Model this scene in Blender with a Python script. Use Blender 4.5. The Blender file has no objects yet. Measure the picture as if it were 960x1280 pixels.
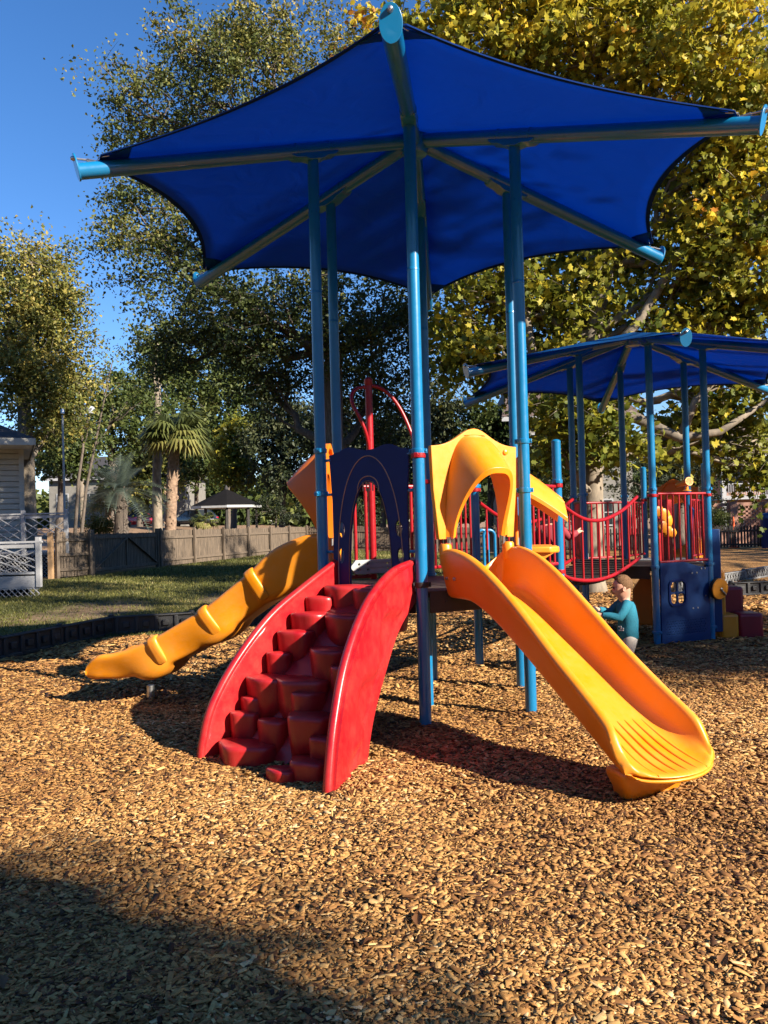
import bpy, math, random
import numpy as np
from mathutils import Vector, Matrix
from mathutils.geometry import tessellate_polygon

random.seed(11)
RNG = np.random.default_rng(11)
scene = bpy.context.scene
COL = scene.collection
PI = math.pi
R = math.radians

# ------------------------------------------------------------------ camera
F_PX, PITCH, ROLL, EYE = 1015.1, R(0.92), R(1.54), 1.5
cam_d = bpy.data.cameras.new('camera')
cam_d.sensor_fit = 'VERTICAL'
cam_d.sensor_height = 24.0
cam_d.lens = F_PX / 1280 * 24.0
cam_d.clip_start = 0.05
cam_d.clip_end = 3000
cam = bpy.data.objects.new('camera', cam_d)
COL.objects.link(cam)
cam.matrix_world = Matrix.Translation((0, 0, EYE)) @ Matrix.Rotation(PI / 2 + PITCH, 4, 'X') @ Matrix.Rotation(-ROLL, 4, 'Z')
scene.camera = cam


def at(px, py, Y):
    """the point seen at a pixel of the 960x1280 photograph, at distance Y in front of the camera"""
    u2 = (px - 480) / F_PX
    v2 = (640 - py) / F_PX
    u = u2 * math.cos(ROLL) + v2 * math.sin(ROLL)
    v = -u2 * math.sin(ROLL) + v2 * math.cos(ROLL)
    c, s = math.cos(PITCH), math.sin(PITCH)
    d = Vector((u, c - v * s, s + v * c))
    t = Y / d.y
    return Vector((d.x * t, Y, EYE + d.z * t))


# ------------------------------------------------------------------ helpers
def sstep(a):
    a = np.clip(a, 0, 1)
    return a * a * (3 - 2 * a)


def gz(x, y):
    """height of the ground"""
    x = np.asarray(x, float); y = np.asarray(y, float)
    z = -0.11 * sstep((x - .8) / 2.5) * sstep((y - 7.2) / 3)
    z = z + 0.15 * sstep((y - 14) / 9) * sstep((-x + 0.5) / 3)
    d = -.977 * (x + 9.1) + .212 * (y - 24.8)
    z = z + 1.75 * sstep(d / 20) * sstep((y - 14) / 8)
    for bx, by, bh, br in ((.26, 5.90, .035, .16), (1.094, 6.29, .03, .15), (1.176, 7.205, .03, .15), (-.49, 6.43, .03, .15), (.95, 8.47, .03, .15), (.42, 7.73, .03, .15), (1.45, 3.95, -.05, .5), (-2.85, 7.45, -.04, .45), (-.75, 4.75, -.03, .5), (-.12, 4.9, .03, .25), (3.39, 10.2, .03, .16), (4.22, 10.6, .03, .16)):
        z = z + bh * np.exp(-((x - bx) ** 2 + (y - by) ** 2) / br ** 2)
    k = sstep((y + 6) / 4) * sstep((26 - y) / 8)
    z = z + k * (.012 * np.sin(2.9 * x + 1.3) * np.sin(2.3 * y + .5) + .008 * np.sin(6.3 * x + 2.1 * y) + .006 * np.sin(8.1 * y - 4.7 * x + 1))
    return z


def g1(x, y):
    return float(gz(x, y))


class MB:
    """collects shapes, then links them as one mesh object"""
    def __init__(s):
        s.v = []; s.f = []; s.fm = []; s.m = 0

    def add(s, verts, faces):
        o = len(s.v)
        s.v += [tuple(p) for p in verts]
        for f in faces:
            s.f.append(tuple(i + o for i in f)); s.fm.append(s.m)
        return s

    def box(s, c, size, rot=None):
        hx, hy, hz = size[0] / 2, size[1] / 2, size[2] / 2
        vs = [Vector((x, y, z)) for x in (-hx, hx) for y in (-hy, hy) for z in (-hz, hz)]
        if rot is not None:
            if not isinstance(rot, Matrix):
                rot = Matrix.Rotation(rot, 3, 'Z')
            vs = [rot @ v for v in vs]
        c = Vector(c)
        return s.add([v + c for v in vs], [(0, 1, 3, 2), (4, 6, 7, 5), (0, 4, 5, 1), (2, 3, 7, 6), (0, 2, 6, 4), (1, 5, 7, 3)])

    def bar(s, a, b, w, h, up=(0, 0, 1)):
        a = Vector(a); b = Vector(b); d = b - a
        L = d.length; x = d.normalized(); u = Vector(up)
        y = u.cross(x)
        if y.length < 1e-5:
            y = Vector((0, 1, 0)).cross(x)
        y.normalize(); z = x.cross(y)
        m = Matrix((x, y, z)).transposed()
        return s.box((a + b) / 2, (L, w, h), m)

    def rings(s, rings, closed=True, caps=True):
        n = len(rings[0]); o = len(s.v)
        vs = [p for r in rings for p in r]
        fs = []
        for i in range(len(rings) - 1):
            for j in range(n if closed else n - 1):
                k = (j + 1) % n
                fs.append((i * n + j, i * n + k, (i + 1) * n + k, (i + 1) * n + j))
        if caps and closed:
            fs.append(tuple(reversed(range(n))))
            fs.append(tuple((len(rings) - 1) * n + j for j in range(n)))
        return s.add(vs, fs)

    def tube(s, pts, rad, seg=12, caps=True):
        pts = [Vector(p) for p in pts]
        if not isinstance(rad, (list, tuple)):
            rad = [rad] * len(pts)
        rings = []; prev = None
        for i, p in enumerate(pts):
            if i == 0: t = pts[1] - pts[0]
            elif i == len(pts) - 1: t = pts[-1] - pts[-2]
            else: t = (pts[i + 1] - pts[i]).normalized() + (pts[i] - pts[i - 1]).normalized()
            t.normalize()
            if prev is None:
                a = Vector((0, 0, 1)) if abs(t.z) < .9 else Vector((1, 0, 0))
                x = a.cross(t).normalized()
            else:
                x = prev - t * prev.dot(t)
                x.normalize()
            prev = x; y = t.cross(x)
            rings.append([p + (x * math.cos(2 * PI * j / seg) + y * math.sin(2 * PI * j / seg)) * rad[i] for j in range(seg)])
        return s.rings(rings, True, caps)

    def lathe(s, prof, seg=20, c=(0, 0, 0), axis='Z', arc=2 * PI, a0=0):
        c = Vector(c); rings = []
        full = abs(arc - 2 * PI) < 1e-6
        n = seg if full else seg + 1
        for r, z in prof:
            ring = []
            for j in range(n):
                a = a0 + arc * j / seg
                p = Vector((r * math.cos(a), r * math.sin(a), z))
                if axis == 'X': p = Vector((p.z, p.x, p.y))
                elif axis == 'Y': p = Vector((p.x, p.z, p.y))
                ring.append(p + c)
            rings.append(ring)
        return s.rings(rings, True, True)

    def plate(s, outer, holes=(), th=.02, plane='yz', off=0.0):
        """a flat panel with holes: 2D outline extruded by th; plane yz puts it across the x axis"""
        loops = [list(outer)] + [list(h) for h in holes]
        flat = [p for l in loops for p in l]
        tris = tessellate_polygon([[Vector((p[0], p[1], 0)) for p in l] for l in loops])

        def put(p, d):
            if plane == 'yz': return (off + d, p[0], p[1])
            if plane == 'xy': return (p[0], p[1], off + d)
            return (p[0], off + d, p[1])
        n = len(flat)
        vs = [put(p, -th / 2) for p in flat] + [put(p, th / 2) for p in flat]
        fs = []
        for t in tris:
            fs.append(tuple(t)); fs.append(tuple(n + i for i in reversed(t)))
        o = 0
        for l in loops:
            m = len(l)
            for j in range(m):
                k = (j + 1) % m
                fs.append((o + j, o + k, n + o + k, n + o + j))
            o += m
        return s.add(vs, fs)

    def build(s, name, mats, parent=None, smooth=True, angle=40, bevel=0, fix=True, bseg=2, subsurf=0):
        me = bpy.data.meshes.new(name)
        me.from_pydata([tuple(v) for v in s.v], [], s.f)
        if not isinstance(mats, (list, tuple)): mats = [mats]
        for m in mats: me.materials.append(m)
        if len(mats) > 1:
            me.polygons.foreach_set('material_index', s.fm)
        me.update()
        if fix:
            import bmesh
            bm = bmesh.new(); bm.from_mesh(me)
            bmesh.ops.recalc_face_normals(bm, faces=bm.faces)
            bm.to_mesh(me); bm.free()
        if smooth:
            me.polygons.foreach_set('use_smooth', [True] * len(me.polygons))
            if angle < 180: me.set_sharp_from_angle(angle=R(angle))
        o = link(name, me, parent)
        if bevel:
            b = o.modifiers.new('bevel', 'BEVEL'); b.width = bevel; b.segments = bseg
            b.limit_method = 'ANGLE'; b.angle_limit = R(40); b.use_clamp_overlap = True
        if subsurf:
            q = o.modifiers.new('sub', 'SUBSURF'); q.levels = subsurf; q.render_levels = subsurf
        return o


def link(name, data, parent=None):
    o = bpy.data.objects.new(name, data)
    COL.objects.link(o)
    if parent is not None: o.parent = parent
    return o


def tag(o, label=None, cat=None, group=None, kind=None):
    if label: o['label'] = label
    if cat: o['category'] = cat
    if group: o['group'] = group
    if kind: o['kind'] = kind
    return o


def thing(name, label, cat, loc=(0, 0, 0), rz=0, group=None):
    o = bpy.data.objects.new(name, None); COL.objects.link(o)
    o.empty_display_size = .2
    o.location = loc; o.rotation_euler = (0, 0, rz)
    return tag(o, label, cat, group)


def raw_mesh(name, verts, nper, faces_loops, face_sizes, mat, attr=None, smooth=False):
    """fast numpy mesh: verts (N,3); loops flat; face sizes"""
    me = bpy.data.meshes.new(name)
    me.vertices.add(len(verts)); me.vertices.foreach_set('co', np.asarray(verts, np.float32).ravel())
    me.loops.add(len(faces_loops)); me.loops.foreach_set('vertex_index', np.asarray(faces_loops, np.int32))
    n = len(face_sizes)
    me.polygons.add(n)
    st = np.zeros(n, np.int32); st[1:] = np.cumsum(face_sizes)[:-1]
    me.polygons.foreach_set('loop_start', st)
    me.polygons.foreach_set('loop_total', np.asarray(face_sizes, np.int32))
    if smooth: me.polygons.foreach_set('use_smooth', np.ones(n, bool))
    me.update(calc_edges=True)
    if attr is not None:
        for k, a in attr.items():
            at_ = me.attributes.new(k, 'FLOAT', 'POINT'); at_.data.foreach_set('value', np.asarray(a, np.float32))
    me.materials.append(mat)
    return me


# ------------------------------------------------------------------ materials
def nodes_of(name):
    m = bpy.data.materials.new(name); m.use_nodes = True
    nt = m.node_tree
    return m, nt, nt.nodes['Principled BSDF']


def ramp(nt, fac, stops):
    r = nt.nodes.new('ShaderNodeValToRGB')
    els = r.color_ramp.elements
    while len(els) < len(stops): els.new(.5)
    for e, (p, c) in zip(els, stops):
        e.position = p; e.color = (*c, 1)
    nt.links.new(fac, r.inputs[0])
    return r.outputs[0]


def noise(nt, scale, detail=4, rough=.6, coord='Object', dist=0, sx=None):
    tc = nt.nodes.new('ShaderNodeTexCoord')
    n = nt.nodes.new('ShaderNodeTexNoise')
    n.inputs['Scale'].default_value = scale; n.inputs['Detail'].default_value = detail
    n.inputs['Roughness'].default_value = rough; n.inputs['Distortion'].default_value = dist
    src = tc.outputs[coord]
    if sx is not None:
        mp = nt.nodes.new('ShaderNodeMapping'); mp.inputs['Scale'].default_value = sx
        nt.links.new(src, mp.inputs[0]); src = mp.outputs[0]
    nt.links.new(src, n.inputs['Vector'])
    return n.outputs['Fac']


def bump(nt, b, h, strength, dist=.01):
    bn = nt.nodes.new('ShaderNodeBump'); bn.inputs['Strength'].default_value = strength
    bn.inputs['Distance'].default_value = dist
    nt.links.new(h, bn.inputs['Height']); nt.links.new(bn.outputs[0], b.inputs['Normal'])


def mat(name, c, rough=.5, var=.15, scale=6, bmp=0, bscale=60, spec=.5, metal=0, c2=None, sx=None, coat=0, wear=None, detail=5, dust=0):
    m, nt, b = nodes_of(name)
    lo = tuple(x * (1 - var) for x in c); hi = tuple(min(1, x * (1 + var)) for x in c)
    if c2: lo, hi = c, c2
    f = noise(nt, scale, detail, .6, sx=sx)
    col = ramp(nt, f, [(.3, lo), (.7, hi)])
    if wear:
        f2 = noise(nt, wear[1], 8, .75)
        mk = ramp(nt, f2, [(wear[2], (0, 0, 0)), (wear[2] + .06, (1, 1, 1))])
        mx = nt.nodes.new('ShaderNodeMix'); mx.data_type = 'RGBA'
        nt.links.new(mk, mx.inputs[0]); nt.links.new(col, mx.inputs[6]); mx.inputs[7].default_value = (*wear[0], 1)
        col = mx.outputs[2]
    if dust:
        for sc_, sx_, lim in ((2.2, None, .5), (9, (1, 6, 1), .6)):
            k_ = ramp(nt, noise(nt, sc_, 10, .78, sx=sx_), [(lim - .1, (0, 0, 0)), (lim + .25, (dust, dust, dust))])
            mx = nt.nodes.new('ShaderNodeMix'); mx.data_type = 'RGBA'
            nt.links.new(k_, mx.inputs[0]); nt.links.new(col, mx.inputs[6]); mx.inputs[7].default_value = (.42, .30, .17, 1)
            col = mx.outputs[2]
    nt.links.new(col, b.inputs['Base Color'])
    r = nt.nodes.new('ShaderNodeMapRange'); r.inputs[3].default_value = max(0, rough - .1); r.inputs[4].default_value = min(1, rough + .12)
    nt.links.new(noise(nt, scale * 4, 6, .7), r.inputs[0]); nt.links.new(r.outputs[0], b.inputs['Roughness'])
    b.inputs['Specular IOR Level'].default_value = spec
    b.inputs['Metallic'].default_value = metal
    b.inputs['Coat Weight'].default_value = coat
    if bmp: bump(nt, b, noise(nt, bscale, 6, .6, sx=sx), bmp)
    return m


def leaf_mat(name, stops, trans=.35, rough=.55, spec=.3, attr='tint'):
    m, nt, b = nodes_of(name)
    a = nt.nodes.new('ShaderNodeAttribute'); a.attribute_name = attr
    col = ramp(nt, a.outputs['Fac'], stops)
    nt.links.new(col, b.inputs['Base Color'])
    b.inputs['Roughness'].default_value = rough; b.inputs['Specular IOR Level'].default_value = spec
    t = nt.nodes.new('ShaderNodeBsdfTranslucent'); nt.links.new(col, t.inputs[0])
    mx = nt.nodes.new('ShaderNodeMixShader'); mx.inputs[0].default_value = trans
    nt.links.new(b.outputs[0], mx.inputs[1]); nt.links.new(t.outputs[0], mx.inputs[2])
    nt.links.new(mx.outputs[0], nt.nodes['Material Output'].inputs[0])
    return m


M = {}
M['blue'] = mat('powder coated blue steel', (.003, .14, .31), .3, .06, 5, spec=.5, coat=.6, wear=((.12, .2, .27), 9, .73))
M['navy'] = mat('navy plastic panel', (.004, .019, .105), .45, .08, 8, bmp=.05, bscale=120, spec=.25)
M['panelblue'] = mat('blue plastic panel', (.006, .035, .13), .42, .1, 8, bmp=.05, bscale=120, spec=.3)
M['groove'] = mat('tan routed groove', (.33, .2, .13), .6)
M['yellow'] = mat('yellow moulded plastic', (.72, .24, .003), .36, .10, 2.2, dust=.22, bmp=.06, bscale=90, wear=((.5, .26, .06), 14, .76))
M['orange'] = mat('orange moulded plastic', (.70, .16, .006), .4, .06, 3, bmp=.06, bscale=90)
M['red'] = mat('red moulded plastic', (.34, .004, .010), .34, .12, 2.2, dust=.10, bmp=.06, bscale=90, wear=((.42, .10, .07), 16, .76))
M['redsteel'] = mat('red coated steel', (.27, .005, .010), .33, .08, 6)
M['maroon'] = mat('dark red moulded plastic', (.22, .008, .02), .42, .1, 4, bmp=.05)
M['deck'] = mat('brown coated deck', (.035, .022, .017), .6, .25, 14, bmp=.2, bscale=80)
M['greymetal'] = mat('grey coated metal', (.32, .33, .33), .5, .12, 8, wear=((.18, .15, .12), 10, .7))
M['steel'] = mat('galvanized bolt steel', (.5, .5, .5), .35, .1, 30, metal=1)
M['black'] = mat('black plastic', (.012, .012, .013), .55, .3, 6, bmp=.15, bscale=40, wear=((.06, .05, .04), 8, .66))
M['timber'] = mat('black plastic border timber', (.02, .02, .021), .6, .35, 5, bmp=.25, bscale=30, wear=((.12, .09, .06), 7, .62))
M['greytimber'] = mat('grey plastic border timber', (.16, .16, .16), .6, .25, 5, bmp=.2, bscale=30, wear=((.3, .25, .18), 7, .64))
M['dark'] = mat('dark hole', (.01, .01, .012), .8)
M['white'] = mat('white painted wood', (.30, .30, .305), .6, .12, 4, bmp=.1, bscale=40, wear=((.28, .28, .27), 9, .68))
M['siding'] = mat('pale painted siding', (.38, .36, .30), .65, .12, 3, bmp=.1, bscale=30)
M['shingle'] = mat('dark roof shingle', (.03, .028, .03), .85, .4, 18, bmp=.5, bscale=60)
M['shadedroof'] = mat('shingle with shade in its colour', (.008, .0075, .008), .95, .4, 18, bmp=.5, bscale=60, spec=.08)  # shingle copy darkened, the gazebo roof's shade put into its colour
M['paleside'] = mat('pale grey painted wall', (.17, .16, .14), .7, .15, 3)
M['brownroof'] = mat('brown roof shingle', (.09, .06, .05), .85, .35, 12, bmp=.4, bscale=40)
M['fence'] = mat('weathered fence wood', (.055, .042, .03), .8, .3, 3, bmp=.4, bscale=12, c2=(.17, .125, .085), sx=(6, 6, .8))
M['darkfence'] = mat('dark stained fence wood', (.02, .018, .016), .8, .3, 3, bmp=.4, bscale=12, c2=(.045, .04, .035), sx=(6, 6, .8))
M['newwood'] = mat('fresh pine post', (.33, .2, .1), .7, .2, 3, bmp=.3, bscale=12, sx=(6, 6, .6))
M['glass'] = mat('dark window glass', (.02, .025, .03), .08, .2, 2)
M['brick'] = mat('brick wall', (.23, .11, .075), .85, .3, 30, bmp=.4, bscale=60, c2=(.36, .2, .14))
M['bark'] = mat('dark oak bark', (.05, .04, .032), .9, .3, 5, bmp=.9, bscale=14, c2=(.14, .11, .085), sx=(4, 4, 1))
M['palebark'] = mat('pale mottled bark', (.10, .08, .06), .85, .2, 3, bmp=.4, bscale=9, c2=(.27, .22, .16), sx=(2, 2, 1))
M['palmbark'] = mat('brown palm bark', (.12, .075, .05), .9, .3, 9, bmp=1, bscale=18, c2=(.3, .2, .13))
M['skin'] = mat('skin', (.52, .27, .18), .5, .06, 12)
M['hair'] = mat('short brown hair', (.14, .078, .04), .8, .4, 60, spec=.1, bmp=.6, bscale=120)
M['teal'] = mat('teal cotton shirt', (.006, .135, .2), .85, .15, 14, bmp=.3, bscale=60)
M['pants'] = mat('light grey cotton trousers', (.4, .36, .31), .85, .12, 12, bmp=.3, bscale=50)
M['darkred'] = mat('dark red shirt cloth', (.2, .02, .03), .85, .15, 12, bmp=.3)
M['whitecloth'] = mat('white print', (.6, .6, .6), .8)
M['carred'] = mat('red car paint', (.5, .01, .02), .25, .05, 3, coat=.6)
M['cardark'] = mat('dark blue car paint', (.015, .02, .035), .25, .05, 3, coat=.6)
M['tyre'] = mat('tyre rubber', (.015, .015, .015), .8)
M['chrome'] = mat('wheel metal', (.5, .5, .5), .3, .1, 5, metal=1)
M['conecol'] = mat('orange cone plastic', (.8, .1, .01), .5)
M['lamp'] = mat('pale lamp cover', (.3, .32, .33), .4)
M['yellowrope'] = mat('yellow strap', (.6, .42, .03), .6)


def canopy_mat():
    m, nt, b = nodes_of('blue shade cloth')
    tc = nt.nodes.new('ShaderNodeTexCoord')
    w = nt.nodes.new('ShaderNodeTexWave'); w.inputs['Scale'].default_value = 60; w.inputs['Distortion'].default_value = .2
    nt.links.new(tc.outputs['Object'], w.inputs['Vector'])
    col = ramp(nt, noise(nt, 1.3, 5, .6), [(.3, (.0, .08, .26)), (.75, (.0, .115, .36))])
    nt.links.new(col, b.inputs['Base Color'])
    b.inputs['Roughness'].default_value = .75
    b.inputs['Specular IOR Level'].default_value = .25
    t = nt.nodes.new('ShaderNodeBsdfTranslucent')
    t.inputs[0].default_value = (.0, .14, .47, 1)
    mx = nt.nodes.new('ShaderNodeMixShader'); mx.inputs[0].default_value = .58
    nt.links.new(b.outputs[0], mx.inputs[1]); nt.links.new(t.outputs[0], mx.inputs[2])
    nt.links.new(mx.outputs[0], nt.nodes['Material Output'].inputs[0])
    bump(nt, b, noise(nt, 2.6, 3, .5, dist=1.2), .35, .05)
    nt.links.new(b.inputs['Normal'].links[0].from_socket, t.inputs['Normal'])
    return m


M['cloth'] = canopy_mat()
M['hem'] = mat('dark blue webbing hem', (.002, .018, .10), .9, .1, 30, spec=.08)


def ground_mat():
    m, nt, b = nodes_of('ground of mulch bed, lawn and leaf litter')
    a = nt.nodes.new('ShaderNodeAttribute'); a.attribute_name = 'mulch'
    d = nt.nodes.new('ShaderNodeAttribute'); d.attribute_name = 'litter'
    tc = nt.nodes.new('ShaderNodeTexCoord')
    # mulch: chip shaped cells, mixed with shavings
    v = nt.nodes.new('ShaderNodeTexVoronoi'); v.inputs['Scale'].default_value = 52; v.inputs['Randomness'].default_value = 1
    mp = nt.nodes.new('ShaderNodeMapping'); mp.inputs['Scale'].default_value = (1, .55, 1)
    nt.links.new(tc.outputs['Object'], mp.inputs[0]); nt.links.new(mp.outputs[0], v.inputs['Vector'])
    sep = nt.nodes.new('ShaderNodeSeparateColor'); nt.links.new(v.outputs['Color'], sep.inputs[0])
    mc = ramp(nt, sep.outputs[0], [(0, (.05, .022, .008)), (.35, (.17, .08, .025)), (.7, (.31, .16, .052)), (1, (.44, .25, .09))])
    # grass
    gc = ramp(nt, noise(nt, 1.1, 8, .7), [(.3, (.04, .042, .012)), (.55, (.085, .085, .022)), (.75, (.16, .13, .05))])
    g2 = ramp(nt, noise(nt, 60, 4, .7), [(.3, (.5, .5, .5)), (.7, (1.3, 1.3, 1.3))])
    mg = nt.nodes.new('ShaderNodeMix'); mg.data_type = 'RGBA'; mg.blend_type = 'MULTIPLY'; mg.inputs[0].default_value = 1
    nt.links.new(gc, mg.inputs[6]); nt.links.new(g2, mg.inputs[7])
    lc = ramp(nt, noise(nt, 2.5, 8, .75), [(.3, (.10, .06, .035)), (.5, (.22, .14, .085)), (.75, (.34, .25, .17))])
    m1 = nt.nodes.new('ShaderNodeMix'); m1.data_type = 'RGBA'
    nt.links.new(d.outputs['Fac'], m1.inputs[0]); nt.links.new(mg.outputs[2], m1.inputs[6]); nt.links.new(lc, m1.inputs[7])
    m2 = nt.nodes.new('ShaderNodeMix'); m2.data_type = 'RGBA'
    nt.links.new(a.outputs['Fac'], m2.inputs[0]); nt.links.new(m1.outputs[2], m2.inputs[6]); nt.links.new(mc, m2.inputs[7])
    nt.links.new(m2.outputs[2], b.inputs['Base Color'])
    b.inputs['Roughness'].default_value = .9; b.inputs['Specular IOR Level'].default_value = .15
    bump(nt, b, sep.outputs[1], .8, .02)
    return m


def chip_mat():
    m, nt, b = nodes_of('wood chip')
    a = nt.nodes.new('ShaderNodeAttribute'); a.attribute_name = 'tint'
    col = ramp(nt, a.outputs['Fac'], [(0, (.03, .012, .005)), (.15, (.10, .04, .012)), (.36, (.25, .115, .034)), (.68, (.42, .22, .066)), (.9, (.54, .33, .12)), (1, (.64, .45, .23))])
    n = noise(nt, 90, 4, .7, sx=(1, 1, 1))
    k = ramp(nt, n, [(.3, (.75, .72, .68)), (.7, (1.1, 1.1, 1.1))])
    mg = nt.nodes.new('ShaderNodeMix'); mg.data_type = 'RGBA'; mg.blend_type = 'MULTIPLY'; mg.inputs[0].default_value = 1
    nt.links.new(col, mg.inputs[6]); nt.links.new(k, mg.inputs[7])
    nt.links.new(mg.outputs[2], b.inputs['Base Color'])
    b.inputs['Roughness'].default_value = .75; b.inputs['Specular IOR Level'].default_value = .3
    return m


M['ground'] = ground_mat()
M['chip'] = chip_mat()
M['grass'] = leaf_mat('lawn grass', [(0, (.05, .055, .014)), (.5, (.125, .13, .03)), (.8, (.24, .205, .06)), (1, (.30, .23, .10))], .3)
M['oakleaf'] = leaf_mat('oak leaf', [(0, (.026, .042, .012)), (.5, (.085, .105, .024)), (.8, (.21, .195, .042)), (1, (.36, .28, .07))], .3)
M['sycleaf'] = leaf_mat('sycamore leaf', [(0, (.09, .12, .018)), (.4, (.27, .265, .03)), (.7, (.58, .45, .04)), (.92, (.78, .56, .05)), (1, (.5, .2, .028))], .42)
M['greenleaf'] = leaf_mat('green leaf', [(0, (.03, .05, .012)), (.5, (.075, .10, .022)), (.85, (.17, .175, .045)), (1, (.26, .21, .07))], .35)
M['yellowleaf'] = leaf_mat('yellow green leaf', [(0, (.07, .09, .012)), (.5, (.19, .19, .022)), (1, (.42, .33, .03))], .4)
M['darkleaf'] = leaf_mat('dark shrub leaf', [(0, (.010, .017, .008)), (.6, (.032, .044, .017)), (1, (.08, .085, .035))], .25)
M['palmleaf'] = leaf_mat('palm frond', [(0, (.05, .065, .02)), (.5, (.12, .135, .035)), (1, (.28, .24, .07))], .3, rough=.45)
M['bluepalm'] = leaf_mat('grey green palm frond', [(0, (.045, .06, .045)), (.6, (.10, .13, .10)), (1, (.2, .22, .16))], .25, rough=.45)
M['litter'] = leaf_mat('dry fallen leaf', [(0, (.09, .035, .014)), (.6, (.2, .09, .03)), (1, (.33, .2, .07))], .1)

# ------------------------------------------------------------------ light, sky, colour
SUN_AZ, SUN_EL = R(-35), R(29)       # azimuth measured from +X towards +Y
sun_d = bpy.data.lights.new('sun', 'SUN'); sun_d.energy = 5.0; sun_d.angle = R(.53); sun_d.color = (1, .90, .76)
sun = bpy.data.objects.new('sun', sun_d); COL.objects.link(sun)
SUNV = Vector((math.cos(SUN_EL) * math.cos(SUN_AZ), math.cos(SUN_EL) * math.sin(SUN_AZ), math.sin(SUN_EL)))
sun.rotation_euler = SUNV.to_track_quat('Z', 'Y').to_euler()
w = bpy.data.worlds.new('World'); scene.world = w; w.use_nodes = True
nt = w.node_tree
sky = nt.nodes.new('ShaderNodeTexSky'); sky.sky_type = 'NISHITA'; sky.sun_disc = False
sky.sun_elevation = SUN_EL; sky.sun_rotation = PI / 2 - SUN_AZ
sky.air_density = 1.0; sky.dust_density = 0; sky.ozone_density = 4.0; sky.altitude = 10
bg = nt.nodes['Background']; bg.inputs[1].default_value = .066
hs_ = nt.nodes.new('ShaderNodeHueSaturation'); hs_.inputs['Saturation'].default_value = 1.2
nt.links.new(sky.outputs[0], hs_.inputs['Color']); tn_ = nt.nodes.new('ShaderNodeMix'); tn_.data_type = 'RGBA'; tn_.blend_type = 'MULTIPLY'; tn_.inputs[0].default_value = 1; tn_.inputs[7].default_value = (1.0, .95, 1.05, 1)
nt.links.new(hs_.outputs[0], tn_.inputs[6]); nt.links.new(tn_.outputs[2], bg.inputs[0])
vs = scene.view_settings
vs.view_transform = 'Standard'; vs.look = 'None'; vs.gamma = 1; vs.exposure = 1.55; vs.use_curve_mapping = False
scene.cycles.max_bounces = 6; scene.cycles.diffuse_bounces = 4; scene.cycles.transparent_max_bounces = 4
scene.cycles.use_denoising = True
scene.cycles.caustics_reflective = False; scene.cycles.caustics_refractive = False

# ------------------------------------------------------------------ ground
def grade(a, b, first, growth):
    out = [a]; s = first
    while abs(out[-1] - a) < abs(b - a):
        out.append(out[-1] + (s if b > a else -s)); s *= growth
    out[-1] = b
    return out


MULCH = [(-60, -40), (-60, 0), (-9.5, 5.0), (-6.2, 8.0), (-4.72, 9.85), (-4.05, 11.5), (-2.3, 12.2), (0, 13.4), (2.6, 15.6), (4.6, 22), (5.4, 30), (6, 40), (60, 40), (60, -40)]


def inside(px, py, poly):
    c = np.zeros(px.shape, bool); n = len(poly)
    for i in range(n):
        x1, y1 = poly[i]; x2, y2 = poly[(i + 1) % n]
        hit = ((y1 > py) != (y2 > py)) & (px < (x2 - x1) * (py - y1) / ((y2 - y1) if y2 != y1 else 1e-9) + x1)
        c ^= hit
    return c


xs = grade(-7, -900, .2, 1.12)[::-1][:-1] + list(np.arange(-7, 7.01, .14)) + grade(7, 900, .2, 1.12)[1:]
ys = grade(0, -300, .3, 1.2)[::-1][:-1] + list(np.arange(0, 14.01, .14)) + grade(14, 1500, .2, 1.07)[1:]
GX, GY = np.meshgrid(np.array(xs), np.array(ys))
GZ = gz(GX, GY)
nx, ny = len(xs), len(ys)
V = np.stack([GX.ravel(), GY.ravel(), GZ.ravel()], 1)
ii = (np.arange(ny - 1)[:, None] * nx + np.arange(nx - 1)[None, :]).ravel()
loops = np.stack([ii, ii + 1, ii + nx + 1, ii + nx], 1).ravel()
mul = inside(V[:, 0], V[:, 1], MULCH).astype(float)
dd = -.977 * (V[:, 0] + 9.1) + .212 * (V[:, 1] - 24.8)
lit = np.clip(sstep((dd - .3) / 1.5) * (V[:, 1] > 14) + (V[:, 1] > 42), 0, 1)
# bare worn patches in the lawn
for bx, by, br in ((-5.6, 15.6, 1.1), (-3.2, 17.5, .9), (-6.5, 14.3, .8)):
    lit = np.maximum(lit, .75 * sstep(1.3 - np.hypot((V[:, 0] - bx), (V[:, 1] - by) * .6) / br))
ground = link('ground', raw_mesh('ground', V, 4, loops, np.full(len(ii), 4), M['ground'], {'mulch': mul, 'litter': lit}, True))
tag(ground, 'ground of wood chip play surface, lawn and leaf strewn earth', kind='structure')

# ------------------------------------------------------------------ wood chips
def rot_mats(yaw, pitch, roll):
    cy, sy, cp, sp, cr, sr = np.cos(yaw), np.sin(yaw), np.cos(pitch), np.sin(pitch), np.cos(roll), np.sin(roll)
    m = np.empty((len(yaw), 3, 3))
    m[:, 0, 0] = cy * cp; m[:, 0, 1] = cy * sp * sr - sy * cr; m[:, 0, 2] = cy * sp * cr + sy * sr
    m[:, 1, 0] = sy * cp; m[:, 1, 1] = sy * sp * sr + cy * cr; m[:, 1, 2] = sy * sp * cr - cy * sr
    m[:, 2, 0] = -sp; m[:, 2, 1] = cp * sr; m[:, 2, 2] = cp * cr
    return m


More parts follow.
